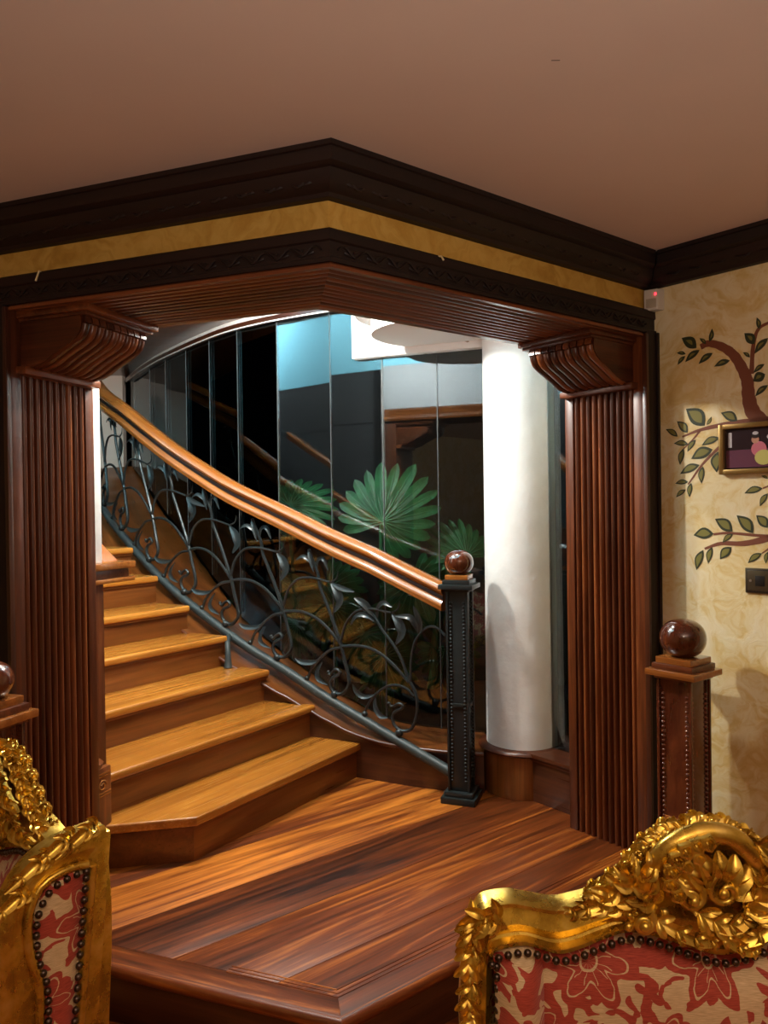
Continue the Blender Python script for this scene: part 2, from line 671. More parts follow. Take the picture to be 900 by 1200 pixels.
# stair side lining of the bulkhead: white, pale blue above (reflected in the glass)
runs(('wall_stair_left', 'wall_stair_right'), [(.30, 2.0), (.30, 3.21), (.373, 3.21), (.373, 2.0)], 1.75, 3.9, 'greywall',
     ('white plaster stairwell face behind the lintel on the stair side', 'white plaster stairwell face behind the lintel near the column'))
bl = runs(('wall_blue_left', 'wall_blue_right'), [(.37, 2.40), (.37, 3.20), (.379, 3.20), (.379, 2.40)], 1.1, 3.85, 'blue',
          ('pale blue painted upper strip of stairwell wall mirrored in the glass', 'pale blue painted upper strip of stairwell wall beside the column'))
o = box('wall_stair_lower', FL, 1.21, 3.9, .33, .373, 0, 2.0, 'darkgrey', bevel=0)
tag(o, 'dark grey stairwell wall beyond the fluted pilaster, mirrored in glass', kind='structure')
o = box('wall_stair_dimmed', FL, 1.36, 3.9, .372, .378, 2.0, 2.40, 'darkgrey', bevel=0)  # dimness of the wall put into the dark colour of an overlaid strip
tag(o, 'added strip below the pale blue paint, coloured dark as dim wall', kind='structure')
# carved wooden lintel facing on stair side
runs(('trim_11', 'trim_12'), [(.372, 1.985), (.372, 2.075), (.392, 2.075), (.40, 2.06), (.395, 2.02), (.405, 2.0), (.40, 1.985)], 1.43, 1.43, 'riser',
     ('brown carved lintel trim on stair side of the opening, mirrored in glass', 'brown carved lintel trim on stair side next to the column'))

# ---- cornice
CORN = [(.045, 2.283), (-.062, 2.283), (-.062, 2.270), (-.056, 2.268), (-.052, 2.236), (-.042, 2.230), (-.030, 2.228), (-.020, 2.205), (-.004, 2.190), (.012, 2.182), (.018, 2.172), (.045, 2.168)]
corn = runs(('trim_1', 'trim_2'), CORN, lambda n: 1.513 - (n - .037) * 0.0 + (n - .037) * 1.0, 3.75, 'cornice',
            ('dark mahogany ceiling cornice over the opening with reeded soffit at left', 'dark mahogany ceiling cornice from the protruding corner towards the sensor'))
# right wall cornice : same profile mapped onto the wall frame (n measured from wall)
cw = [((.037 - n), z) for n, z in CORN]
o = run('trim_3', FW, cw, lambda m: m * 1.0, 5.0, 'cornice')
tag(o, 'dark mahogany ceiling cornice above the mural wall', kind='structure')
corn.append(o)


def carved_band(name, fr, t0, t1, n, z, h, parent, mat, step=.085, r=.0045, sgn=-1, ax=None):
    """running scroll relief: alternating S curls, one joined strip"""
    g = []
    t = t0
    i = 0
    while t + step < t1:
        pts = []
        for k in range(9):
            q = k / 8
            pts.append(fr(t + step * q, n + sgn * .002, z + h * .5 * math.sin(2 * math.pi * q) * (1 if i % 2 else 1)))
        g.append(tube_geo(pts, r, 5))
        lf = [fr(t + step * .3, n, z - h * .1), fr(t + step * .42, n + sgn * .004, z - h * .32), fr(t + step * .6, n + sgn * .003, z - h * .42)]
        g.append(tube_geo(lf, lambda q: r * (1.3 - q), 5))
        lf = [fr(t + step * .72, n, z + h * .1), fr(t + step * .85, n + sgn * .004, z + h * .32), fr(t + step * 1.0, n + sgn * .003, z + h * .42)]
        g.append(tube_geo(lf, lambda q: r * (1.3 - q), 5))
        t += step
        i += 1
    V, F, G = merge(*g)
    o = link(name, mesh(name, V, F, mat, G, smooth=60), parent)
    o['kind'] = 'stuff'
    return o


carved_band('carved_scrolls', FL, .02, 2.0, -.012, 2.207, .026, corn[0], 'cornice')
carved_band('carved_scrolls', FR, .02, 1.45, -.012, 2.207, .026, corn[1], 'cornice')
carved_band('carved_scrolls', FW, .08, 2.0, .049, 2.207, .026, corn[2], 'cornice', sgn=1)

# ---- architrave fascia
FAS = [(.05, 2.088), (.012, 2.088), (.006, 2.082), (.004, 2.056), (.010, 2.052), (.010, 2.012), (.002, 2.008), (.002, 1.996), (.05, 1.996)]
fas = runs(('trim_4', 'trim_5'), FAS, 1.513, 1.30, 'cornice',
           ('mahogany fascia board under the ochre band, wider run at left', 'mahogany fascia board under the ochre band ending at the mural wall'))
carved_band('carved_scrolls', FL, .03, 1.25, .009, 2.031, .024, fas[0], 'cornice', step=.075, r=.003)
carved_band('carved_scrolls', FR, .03, 1.48, .009, 2.031, .024, fas[1], 'cornice', step=.075, r=.003)

# ---- reeded soffit
T_R, T_L = 1.43, 1.105
sof = runs(('trim_6', 'trim_7'), [(.01, 1.998), (.376, 1.998), (.376, 1.990), (.01, 1.990)], T_R, T_L, 'jamb',
           ('reeded mahogany soffit of the wider run of the lintel', 'reeded mahogany soffit of the lintel running to the column'))
NREED = 11
REED0, REEDW = .030, .0315


def reed_profile(n0, w, base, h, sgn=-1, k=6):
    p = []
    for i in range(k + 1):
        a = math.pi * i / k
        p.append((n0 + w * .5 - w * .5 * math.cos(a), base + sgn * h * math.sin(a) ** .75))
    return p


for fr, te, par in ((FL, T_L, sof[0]), (FR, T_R, sof[1])):
    run('edge_board', fr, [(.004, 1.990), (.026, 1.990), (.026, 1.983), (.022, 1.981), (.004, 1.981)], mt, te, 'jamb', par)
    for i in range(NREED):
        n0 = REED0 + i * REEDW
        pr = reed_profile(n0, REEDW * .82, 1.9905, .011)
        run('reed', fr, pr, mt, te, 'jamb', par, smooth=60)


# ---- pilasters with brackets
SPROF = [(.0, 1.985), (.236, 1.965), (.246, 1.950), (.250, 1.932), (.246, 1.910), (.232, 1.890), (.205, 1.874), (.170, 1.858), (.135, 1.840), (.105, 1.824), (.075, 1.813), (.045, 1.808), (.0, 1.806)]


def pilaster(fr, T, sg, label, zb, bottom_label):
    """fr frame, face at t=T looking towards smaller t; reeds on face; T increasing = into the wall"""
    root = thing('fluted_pilaster', fr(T + .1, .2, zb), label, 'pilaster', group='fluted pilasters')
    box('backing', fr, T + .017, T + .11, .012, .376, zb, 1.985, 'jamb', root, 'z')
    # plain strips at both edges
    box('edge_strip', fr, T - .001, T + .016, .336, .376, zb, 1.985, 'jamb', root, 'z')
    box('edge_strip', fr, T - .001, T + .016, .010, .052, zb, 1.985, 'jamb', root, 'z')
    nr = 10
    w = (.336 - .052) / nr
    me = None
    for i in range(nr):
        n0 = .052 + i * w
        if me is None:
            V, F, G = [], [], []
            pr = reed_profile(0, w * .70, 0, .020)
            for z in (zb, 1.985):
                for n, tt in pr:
                    V.append(fr(tt, n, 0) - CORNER + Vector((0, 0, z)))
                    G.append((z, n, tt))
            k = len(pr)
            F = [list(range(k)), list(range(k, 2 * k))[::-1]] + [[j, (j + 1) % k, k + (j + 1) % k, k + j] for j in range(k)]
            me = mesh('reed', V, F, 'jamb', G, smooth=60)
        q = fr(T + .018, n0 + w * .15, 0)
        o = link('reed', me, root, loc=q)
    # room side trim of the jamb
    casing = box('casing', fr, T + .012, T + .085, -.004, .014, zb, 2.0, 'cornice', root, 'z')
    box('casing_bead', fr, T + .070, T + .084, -.012, .0, zb, 2.0, 'cornice', casing, 'z')
    box('casing_bead', fr, T - .001, T + .014, -.008, .012, zb, 1.99, 'curb', casing, 'z')
    # scroll bracket
    br = poly_bracket(fr, T, root)
    return root


def poly_bracket(fr, T, root):
    n0, n1 = .052, .350
    V, G = [], []
    pts = SPROF
    k = len(pts)
    for n in (n0, n1):
        for d, z in pts:
            dd = d - .008 if d > .02 else d
            V.append(fr(T - dd, n, z))
            G.append((d, n, z))
    F = [list(range(k)), list(range(k, 2 * k))[::-1]] + [[i, (i + 1) % k, k + (i + 1) % k, k + i] for i in range(k)]
    b = link('bracket', mesh('bracket', V, F, 'jamb', G, smooth=30), root)
    box('shelf', fr, T - .285, T + .01, .035, .378, 1.962, 1.984, 'jamb', b, 'n', bevel=.005)
    box('shelf_bead', fr, T - .268, T + .01, .045, .370, 1.952, 1.963, 'jamb', b, 'n', bevel=.004)
    box('foot_board', fr, T - .040, T + .01, .030, .372, 1.783, 1.809, 'jamb', b, 'n', bevel=.005)
    # ribs
    path = catmull([(d, z, 0) for d, z in SPROF[1:-1]], 4)
    nr = 9
    w = (n1 - n0) / nr
    V, F, G = [], [], []
    seg = 6
    L = 0
    for i, p in enumerate(path):
        a = path[max(i - 1, 0)]
        c = path[min(i + 1, len(path) - 1)]
        T2 = (c - a).normalized()
        nv = Vector((-T2.y, T2.x, 0)) * -1  # outward
        if nv.x < 0 and nv.y > 0:
            nv = -nv
        if i:
            L += (p - path[i - 1]).length
        for j in range(seg + 1):
            an = math.pi * j / seg
            nn_ = w * .42 * -math.cos(an)
            h = .013 * math.sin(an) - .006
            q = Vector((p.x, p.y, 0)) + nv * h
            V.append(fr(T - q.x, nn_, q.y) - CORNER)
            G.append((L, nn_, h))
    k = seg + 1
    for i in range(len(path) - 1):
        for j in range(k):
            F.append([i * k + j, i * k + (j + 1) % k, (i + 1) * k + (j + 1) % k, (i + 1) * k + j])
    F.append(list(range(k)))
    F.append(list(range((len(path) - 1) * k, len(path) * k))[::-1])
    me = mesh('rib', V, F, 'jamb', G, smooth=60)
    base = fr(0, 0, 0)
    for i in range(nr):
        o = link('rib', me, b, loc=fr(0, n0 + w * (i + .5), 0))
        o.matrix_parent_inverse = Matrix.Translation(-root.location)
    # carved scroll relief on stair side cheek
    for k_, (r0, ph, cx, cz) in enumerate(((.030, 0, -.175, 1.915), (.022, 2, -.085, 1.885), (.016, 4, -.05, 1.84))):
        pts = []
        for j in range(14):
            q = j / 13
            an = ph + q * 5.2
            pts.append(fr(T + cx + r0 * (1 - .75 * q) * math.cos(an), .352, cz + r0 * (1 - .75 * q) * math.sin(an)))
        tube('cheek_scroll', pts, .005, 'riser', b, 5)
    return b


def fix_children(root):
    # every mesh here was modelled in world space: undo the parents' translation at every level
    for ch in root.children:
        ch.matrix_parent_inverse = Matrix.Translation(-root.location)
        for g_ in ch.children:
            # parent's world matrix = its own location offset
            g_.matrix_parent_inverse = Matrix.Translation(-ch.location)


pr = pilaster(FR, T_R, 1, 'fluted mahogany pilaster with scroll bracket beside the mural wall', 0.0, '')
pl = pilaster(FL, T_L, 1, 'fluted mahogany pilaster with scroll bracket at the foot of stairs', 0.0, '')
fix_children(pr)
fix_children(pl)
o = box('wall_jamb_right', FR, T_R + .10, T_R + .40, .05, .376, 0, 2.0, 'wall', bevel=0)
tag(o, 'plaster wall core behind the fluted pilaster by the mural', kind='structure')

# ---- stair path (plan) and heights
MP = [(.33, 3.53), (.26, 3.585), (-.11, 3.82), (-.50, 4.05), (-.88, 4.24), (-1.34, 4.53), (-1.72, 4.92), (-2.05, 5.45), (-2.3, 6.05)]
ZT = [(0.055, 0.114), (0.178, 0.157), (0.29, 0.196), (0.465, 0.262), (0.711, 0.35), (1.076, 0.514), (1.268, 0.597), (1.438, 0.684), (1.607, 0.777), (1.719, 0.832), (1.992, 0.988), (2.296, 1.159), (2.762, 1.357), (3.6, 1.70)]


class Path:
    def __init__(self, pts, n=24):
        self.p = catmull([(x, y, 0) for x, y in pts], n)
        self.s = [0.0]
        for i in range(1, len(self.p)):
            self.s.append(self.s[-1] + (self.p[i] - self.p[i - 1]).length)
        self.len = self.s[-1]

    def at(self, s):
        s = max(min(s, self.len), -10)
        i = 0
        while i < len(self.s) - 2 and self.s[i + 1] < s:
            i += 1
        f = (s - self.s[i]) / max(1e-9, self.s[i + 1] - self.s[i])
        return self.p[i].lerp(self.p[i + 1], f)

    def tan(self, s):
        return (self.at(s + .03) - self.at(s - .03)).normalized()

    def off(self, s, d):
        t = self.tan(s)
        return self.at(s) + Vector((t.y, -t.x, 0)) * d


def interp(tab, x):
    if x <= tab[0][0]:
        (a, b), (c, d) = tab[0], tab[1]
    elif x >= tab[-1][0]:
        (a, b), (c, d) = tab[-2], tab[-1]
    else:
        for i in range(len(tab) - 1):
            if tab[i][0] <= x <= tab[i + 1][0]:
                (a, b), (c, d) = tab[i], tab[i + 1]
                break
    return b + (d - b) * (x - a) / (c - a)


PM = Path(MP)
# smooth the height table
zt_raw = lambda s: interp(ZT, s)
zt = lambda s: sum(zt_raw(s + k * .06) for k in (-2, -1, 0, 1, 2)) / 5


def P3(s, h, d=0.0):
    q = PM.off(s, d) if d else PM.at(s)
    return Vector((q.x, q.y, zt(s) + h))


KP = [(.452, 3.590), (.29, 3.625), (.09, 3.705), (-.129, 3.815), (-.376, 3.926), (-.627, 4.02), (-.866, 4.115), (-1.094, 4.225), (-1.31, 4.36), (-1.60, 4.62), (-1.85, 4.98), (-2.12, 5.45), (-2.36, 6.0)]
PK = Path(KP)

# ---- landing floor: planks running parallel to the short lintel
landing = thing('floor', (0.2, 2.9, -.02), 'raised landing of wide polished hardwood planks below the stairs', None, kind='structure')


def clip(pl, a, b, c):
    """keep a*t+b*n<=c"""
    out = []
    for i in range(len(pl)):
        p, q = pl[i], pl[(i + 1) % len(pl)]
        dp, dq = a * p[0] + b * p[1] - c, a * q[0] + b * q[1] - c
        if dp <= 0:
            out.append(p)
        if dp * dq < 0:
            f = dp / (dp - dq)
            out.append((p[0] + (q[0] - p[0]) * f, p[1] + (q[1] - p[1]) * f))
    return out


# L edge expressed in R frame: nL = (p-c).NL
la, lb_ = DR.dot(NL), NR.dot(NL)
BORD = .085
seams = [.0, .245, .547, .825, 1.105, 1.40, 1.72, 2.05]
for i in range(len(seams) - 1):
    pg = [(-2.2, seams[i] + .0008), (1.56, seams[i] + .0008), (1.56, seams[i + 1] - .0008), (-2.2, seams[i + 1] - .0008)]
    pg = clip(pg, -la, -lb_, -BORD - .001 if i else .0)
    if i == 0:
        # border board of the short side: mitred at the corner, shorter end
        pg = [(.0, .0), (1.50, .0), (1.50, .2442), ((BORD + .001 - lb_ * .2442) / la, .2442), ((BORD + .001) * MIT, BORD + .001)]
    # keep the far end short of the stair foot's far wall
    pg = clip(pg, DR.dot(dirv(145)), NR.dot(dirv(145)), 3.2)
    poly('plank', FR, pg, -.035, .0, 'landing', landing, 't', bevel=.0012)['tone'] = (-.02, .0, -.05, .11, .02, .04, .0)[i]
# border board along the long side
V, F, G = prism(FL, [(.0, .0), (2.2, .0), (2.2, BORD), (BORD * MIT, BORD)], -.035, 0, 't')
link('border_board', mesh('border_board', V, F, 'landing', G, bevel=.0012), landing)
# bullnosed edge and riser below
nose = [(.012, .0005), (-.004, -.001), (-.013, -.007), (-.017, -.016), (-.015, -.027), (-.006, -.034), (.012, -.035)]
for fr, te in ((FL, 2.2), (FR, 1.52)):
    run('bullnose', fr, [(n, z) for n, z in nose], mt, te, 'landing', landing, smooth=60)
    run('riser_board', fr, [(.012, Z_ROOM), (.012, -.035), (.04, -.035), (.04, Z_ROOM)], mt, te, 'curb', landing)
    for gn in (.078, .093, .108):
        t0 = gn * MIT
        e = te if fr is FR else .40
        run('groove_bead', fr, [(gn, -.002), (gn + .0015, .0016), (gn + .0045, .0016), (gn + .006, -.002)], lambda n: n * MIT, e, 'landing', landing)

# ---- stairs: treads and risers
A2, B2 = Vector((-.8192, .5736, 0)), Vector((.5736, .8192, 0))
FS = frame(Vector((0, 0, 0)), B2, A2)   # t along nosing, n = ascent
stairs = thing('staircase', (-.7, 3.5, 0), 'polished hardwood staircase climbing behind the wrought iron balustrade', 'staircase')
ZS = [.175, .34, .505, .67, .82, .975, 1.13, 1.29, 1.45, 1.61]
OFF = [2.298, 2.555, 2.81, 3.06, 3.31, 3.56, 3.81, 4.06, 4.31, 4.56]


def bR(o):
    # where the ascent line o meets the stringer path
    for i in range(len(PK.p) - 1):
        p, q = PK.p[i], PK.p[i + 1]
        dp, dq = p.dot(A2) - o, q.dot(A2) - o
        if dp * dq <= 0 and dp != dq:
            r = p.lerp(q, dp / (dp - dq))
            return r.dot(B2) + .02
    return PK.p[-1].dot(B2)


BL = 1.66


def tread(i, poly_pts, z):
    V, F, G = prism(FS, poly_pts, z - .036, z, 't')
    link('tread', mesh('tread', V, F, 'tread', G, bevel=.013, bseg=3), stairs)


for i, z in enumerate(ZS[:-3]):
    o0, o1 = OFF[i], OFF[i + 1]
    zb = ZS[i - 1] if i else 0.0
    ov = .026
    if i == 0:
        cA, cB = 2.274, 1.975
        eA, eB = 2.515, 1.72
        front = [(bR(o0 + ov), o0), (cB, cA), (eB, eA), (eB - .12, eA + .08), (BL - .05, o1 + .05), (bR(o1), o1 + .05)]
        tread(i, front, z)
        d = .024
        fr2 = [(bR(o0 + ov), o0 + d), (cB + .004, cA + d), (eB + .01, eA + d + .006), (eB - .1, eA + .1), (eB - .1, eA + .16), (eB + .02, eA + .05), (cB + .012, cA + d + .03), (bR(o0 + ov), o0 + d + .03)]
        V, F, G = prism(FS, [fr2[0], fr2[1], fr2[6], fr2[7]], 0, z - .035, 't')
        link('riser', mesh('riser', V, F, 'riser', G, bevel=.002), stairs)
        V, F, G = prism(FS, [fr2[1], fr2[2], fr2[5], fr2[6]], 0, z - .035, 't')
        link('riser', mesh('riser', V, F, 'riser', G, bevel=.002), stairs)
    else:
        tread(i, [(bR(o0 + ov), o0), (BL, o0), (BL, o1 + .05), (bR(o1 + .03), o1 + .05)], z)
        V, F, G = prism(FS, [(bR(o0 + ov), o0 + ov), (BL, o0 + ov), (BL, o0 + ov + .03), (bR(o0 + ov), o0 + ov + .03)], zb, z - .035, 't')
        link('riser', mesh('riser', V, F, 'riser', G, bevel=.002), stairs)
        # small cove moulding under the nosing
        V, F, G = prism(FS, [(bR(o0 + ov), o0 + .012), (BL, o0 + .012), (BL, o0 + ov), (bR(o0 + ov), o0 + ov)], z - .048, z - .035, 't')
        link('cove_moulding', mesh('cove_moulding', V, F, 'riser', G, bevel=.004), stairs)

# stringer wall with sloping ledge, from beside the column up the flight
GP = [(.66, 3.80), (.45, 3.880), (.26, 3.955), (-.02, 4.062), (-.31, 4.200), (-.63, 4.395), (-.90, 4.62), (-1.13, 4.89), (-1.38, 5.22), (-1.62, 5.56), (-1.86, 5.95), (-2.08, 6.35)]
PG = Path(GP)


def ztop(p):
    # height of ledge at a plan point: follow the iron rail at nearest path parameter
    best = min(range(0, len(PM.p), 2), key=lambda i: (PM.p[i] - p).length_squared)
    return max(.200, zt(PM.s[best]) - .045) - .01


NS = 60
V, F, G, LV, LG, bead = [], [], [], [], [], []
for i in range(NS + 1):
    q = i / NS
    k = PK.at(q * PK.len)
    g_ = PG.at(.18 + q * (PG.len - .18))
    best = min(range(0, len(PM.p)), key=lambda i_: (PM.p[i_] - k).length_squared)
    zr = zt(PM.s[best])
    soft = lambda a_, b_: b_ + .5 * ((a_ - b_) + math.sqrt((a_ - b_) ** 2 + .0016))
    zz = soft(zr - .085, .195)
    zg = soft(zr - .045, .200)
    dd = (g_ - k).normalized()
    for p, z in ((k, -.05), (k + dd * .05, -.05), (k + dd * .05, zz - .02), (k, zz - .02)):
        V.append(Vector((p.x, p.y, z)))
        G.append((q * 3.5, z, p.y * .1))
    for p, z in ((k - dd * .014, zz - .02), (g_ + dd * .03, zg - .02), (g_ + dd * .03, zg), (k - dd * .014, zz)):
        LV.append(Vector((p.x, p.y, z)))
        LG.append((q * 3.5, (p - k).length, z * .2))
    bead.append(Vector((k.x, k.y, zz - .010)) - dd * .014)
for i in range(NS):
    for j in range(4):
        F.append([i * 4 + j, i * 4 + (j + 1) % 4, (i + 1) * 4 + (j + 1) % 4, (i + 1) * 4 + j])
F += [[0, 1, 2, 3], [NS * 4 + 3, NS * 4 + 2, NS * 4 + 1, NS * 4]]
link('stringer', mesh('stringer', V, F, 'curb', G, smooth=30), stairs)
link('ledge', mesh('ledge', LV, F, 'riser', LG, smooth=30), stairs)
V, F, G = tube_geo(bead, .011, 8)
link('ledge_bead', mesh('ledge_bead', V, F, 'jamb', G, smooth=60), stairs)

# ---- column on its round plinth, wall curb to the pilaster
CC = Vector((.648, 3.675, 0))
colm = thing('column', CC + Vector((0, 0, .22)), 'round white plastered column on a wooden plinth behind the iron newel', None, kind='structure')
lathe('shaft', [(.171, .222), (.170, .24), (.168, 1.0), (.167, 2.0), (.167, 3.2)], CC, 'plaster', colm, 40)
lathe('plinth', [(.188, 0.0), (.190, .01), (.188, .195), (.188, .2)], CC, 'riser', colm, 36)
lathe('plinth_cap', [(.188, .196), (.203, .199), (.210, .207), (.206, .216), (.196, .222), (.15, .226)], CC, 'jamb', colm, 36)
o = thing('curb', FR(1.55, .5, 0), 'low wooden curb with moulded ledge between column and fluted pilaster', None, kind='structure')
box('face_board', FR, 1.535, 1.57, .37, .70, 0, .2, 'curb', o, 'n')
box('ledge', FR, 1.515, 1.78, .37, .80, .2, .222, 'jamb', o, 'n', bevel=.008)
box('ledge_bead', FR, 1.525, 1.54, .37, .70, .185, .2, 'jamb', o, 'n', bevel=.005)

# ---- glass wall
win = thing('window_1', (-.3, 4.3, .2), 'dark frameless glass panes around the planted light well', None, kind='structure')


def g_by_px(px):
    # path parameter where a plan bearing crosses the glass line
    k = (px - 450) / 900.0 + .0
    for i in range(len(PG.p) - 1):
        p, q = PG.p[i], PG.p[i + 1]
        a_, b_ = p.x - k * p.y, q.x - k * q.y
        if a_ * b_ <= 0:
            f = a_ / (a_ - b_)
            return PG.s[i] + f * (PG.s[i + 1] - PG.s[i])
    return PG.len


SEAMS = [.0, .407, .707, 1.02, 1.385, 1.725, 2.06, 2.42, 2.80, 3.18, PG.len]
ZG = 2.41
for i in range(len(SEAMS) - 1):
    a_, b_ = PG.at(SEAMS[i]), PG.at(SEAMS[i + 1])
    d = (b_ - a_).normalized()
    n = Vector((d.y, -d.x, 0))
    L = (b_ - a_).length
    za, zb = ztop(a_ - n * .25) - .0, ztop(b_ - n * .25) - .0
    V = []
    for o_ in (0, .008):
        for t, z in ((.002, za), (L - .002, zb), (L - .002, ZG), (.002, ZG)):
            V.append(a_ + d * t + n * o_ + Vector((0, 0, z)))
    F = [[0, 1, 2, 3], [7, 6, 5, 4], [0, 4, 5, 1], [1, 5, 6, 2], [2, 6, 7, 3], [3, 7, 4, 0]]
    link('pane', mesh('pane', V, F, 'glass'), win)
    if i:
        c_ = a_ - n * .0015
        V = []
        for z in (za, ZG):
            for t, o_ in ((-.0018, -.0008), (.0018, -.0008), (.0018, .006), (-.0018, .006)):
                V.append(c_ + d * t + n * o_ + Vector((0, 0, z)))
        F = [[0, 1, 2, 3], [7, 6, 5, 4], [0, 1, 5, 4], [1, 2, 6, 5], [2, 3, 7, 6], [3, 0, 4, 7]]
        link('seam', mesh('seam', V, F, 'seam'), win)
box('pane', FR, 1.655, 1.663, .372, .72, .222, 2.45, 'glass', win, 'z', bevel=0)

# ---- stairwell ceiling, wood soffit, head trim over the glass
o = poly('ceiling_stairwell', FX, [xy(FL(.30 * MIT, .30, 0)), xy(FR(1.75, .3, 0)), (1.2, 4.1), (.3, 4.3), (-.4, 4.7), (-1.2, 5.6), (-2.2, 6.9), (-3.9, 6.9), (-3.9, 3.3)], 3.2, 3.27, 'white', bevel=0)
tag(o, 'white plaster ceiling high above the staircase', kind='structure')
NS = 40


def head(name, z0, z1, o0, o1, mat, label, s0=.0, s1=None, kind='structure'):
    V, F, G = [], [], []
    s1 = s1 or PG.len
    for i in range(NS + 1):
        s = s0 + (s1 - s0) * i / NS
        for o_, z in ((o0, z0), (o1, z0), (o1, z1), (o0, z1)):
            p = PG.off(s, o_)
            V.append(Vector((p.x, p.y, z)))
            G.append((s, o_, z))
    for i in range(NS):
        for j in range(4):
            F.append([i * 4 + j, i * 4 + (j + 1) % 4, (i + 1) * 4 + (j + 1) % 4, (i + 1) * 4 + j])
    F += [[0, 1, 2, 3], [NS * 4 + 3, NS * 4 + 2, NS * 4 + 1, NS * 4]]
    o = link(name, mesh(name, V, F, mat, G, smooth=30))
    tag(o, label, kind=kind)
    return o


head('trim_8', 2.411, 2.438, -.035, .03, 'curb', 'curved brown wooden head rail over the dark glass panes', .80)
head('trim_9', 2.405, 2.411, -.037, -.028, 'white', 'thin white strip along the curved top of the glass', .80)
head('wall_over_glass', 2.438, 3.21, .0, .06, 'white', 'white plaster strip of wall above the glass head rail', .0)
# brown soffit of the upper flight
o = poly('ceiling_upper_flight', FX, [(-.66, 4.42), (-.715, 4.12), (-1.6, 4.56), (-2.6, 5.2), (-3.4, 5.8), (-3.4, 6.9), (-2.1, 6.6), (-1.62, 5.60), (-1.12, 4.96), (-.88, 4.68)], 2.474, 3.2, 'riser', bevel=.004)
tag(o, 'brown wooden soffit under the upper flight at top left', kind='structure')
# white bulkhead with rounded drops by the column
bulk = thing('ceiling_bulkhead', (.35, 3.8, 2.17), 'white plaster bulkhead with rounded stepped drop beside the column head', None, kind='structure')
V, F, G = [], [], []
a_, b_ = PG.off(.0, -.045), PG.off(.86, -.045)
d = (b_ - a_).normalized()
n = Vector((d.y, -d.x, 0))
fb = frame(a_, d, n)
box('face_panel', fb, 0, (b_ - a_).length, 0, .05, 2.135, 3.2, 'chipped', bulk, bevel=.002)


def drop(name, cx, cy, rx, ry, z0, z1, par):
    pts = []
    for i in range(40):
        an = 2 * math.pi * i / 40
        pts.append((cx + rx * math.cos(an), cy + ry * math.sin(an)))
    V, F, G = prism(FX, pts, z0, z1)
    link(name, mesh(name, V, F, 'white', G, smooth=40), par)


drop('rounded_drop', .40, 3.68, .45, .36, 2.172, 2.275, bulk)
drop('rounded_drop', .40, 3.70, .53, .44, 2.270, 2.40, bulk)
drop('rounded_drop', .40, 3.70, .60, .50, 2.395, 3.2, bulk)

# ---- upper landing and far wall, stair side walls
o = box('wall_upper', FX, -3.6, -2.17, 6.42, 6.5, 1.0, 3.2, 'beige', bevel=0)
tag(o, 'beige wall at the top of the stairs, glimpsed past the balustrade', kind='structure')
o = box('baseboard_upper', FX, -3.6, -2.16, 6.38, 6.43, 1.0, 1.60, 'curb', bevel=.003)
tag(o, 'brown wooden baseboard under the beige wall upstairs', kind='structure')
o = poly('wall_stair_inner', FX, [xy(FS(1.66, 2.75, 0)), xy(FS(1.66, 5.6, 0)), xy(FS(1.56, 5.6, 0)), xy(FS(1.56, 2.75, 0))], 0, 1.15, 'curb', bevel=0)
tag(o, 'low brown wooden parapet on the inner side of the stairs', kind='structure')

# pedestal behind left pilaster with white pier
ped = thing('stair_pedestal', FL(1.3, .5, .17), 'square wooden pedestal with stepped cap at the inner foot of stairs', 'pedestal')
box('body', FL, 1.178, 1.45, .385, .50, 0, 1.09, 'jamb', ped, 'z')
box('cap', FL, 1.150, 1.47, .385, .655, 1.125, 1.152, 'rail', ped, 't', bevel=.006)
box('cap_step', FL, 1.165, 1.47, .385, .63, 1.09, 1.125, 'curb', ped, 't', bevel=.004)
box('cap_bead', FL, 1.152, 1.47, .385, .652, 1.075, 1.092, 'rail', ped, 't', bevel=.005)
q0_ = FL(1.215, .60, 1.118)
rr_ = []
for k_ in range(2):
    b_ = q0_ + A2 * (1.25 * k_) + Vector((0, 0, .80 * k_))
    rr_.append([b_ + B2 * o_ + Vector((0, 0, z_)) for o_, z_ in ((-.045, -.03), (.045, -.03), (.045, .012), (.03, .026), (-.03, .026), (-.045, .012))])
V = rr_[0] + rr_[1]
F = [list(range(6)), list(range(6, 12))[::-1]] + [[i_, (i_ + 1) % 6, 6 + (i_ + 1) % 6, 6 + i_] for i_ in range(6)]
link('inner_handrail', mesh('inner_handrail', V, F, 'rail', [(k_ // 6 * 1.4, k_ * .01, 0) for k_ in range(12)], bevel=.004), ped)
blk = box('plinth_block', FL, 1.156, 1.3, .385, .50, .175, .395, 'jamb', ped, 'z', bevel=.008)
lathe('block_top', [(.05, .39), (.055, .41), (.03, .44), (.02, .45)], FL(1.212, .44, 0), 'jamb', blk, 16)
for zz in (.372, .362, .300, .290):
    box('carved_line', FL, 1.1535, 1.158, .395, .495, zz, zz + .004, 'rail', blk, 't', bevel=0)
pts = []
for j in range(20):
    q = j / 19
    an = q * 9
    pts.append(FL(1.1545, .45 + .022 * (1 - .7 * q) * math.cos(an), .33 + .022 * (1 - .7 * q) * math.sin(an)))
tube('carved_scroll', pts, .0022, 'rail', blk, 5)
fix_children(ped)
pier = box('white_pier', FL, 1.182, 1.43, .392, .50, 1.152, 2.4, 'plaster', bevel=.004)
tag(pier, 'narrow white plaster pier standing on the stair pedestal cap', 'pier')

# ================================================================== IRON BALUSTRADE
bal = thing('iron_balustrade', P3(.6, 0), 'black wrought iron scrollwork balustrade with double orange wood handrail', 'balustrade')
NS = 64
S0, S1 = .06, 3.25
RZ = [(0.06, .815), (.45, .832), (.87, .825), (1.19, .815), (1.44, .805), (1.94, .805), (2.3, .79), (2.75, .76), (3.6, .74)]


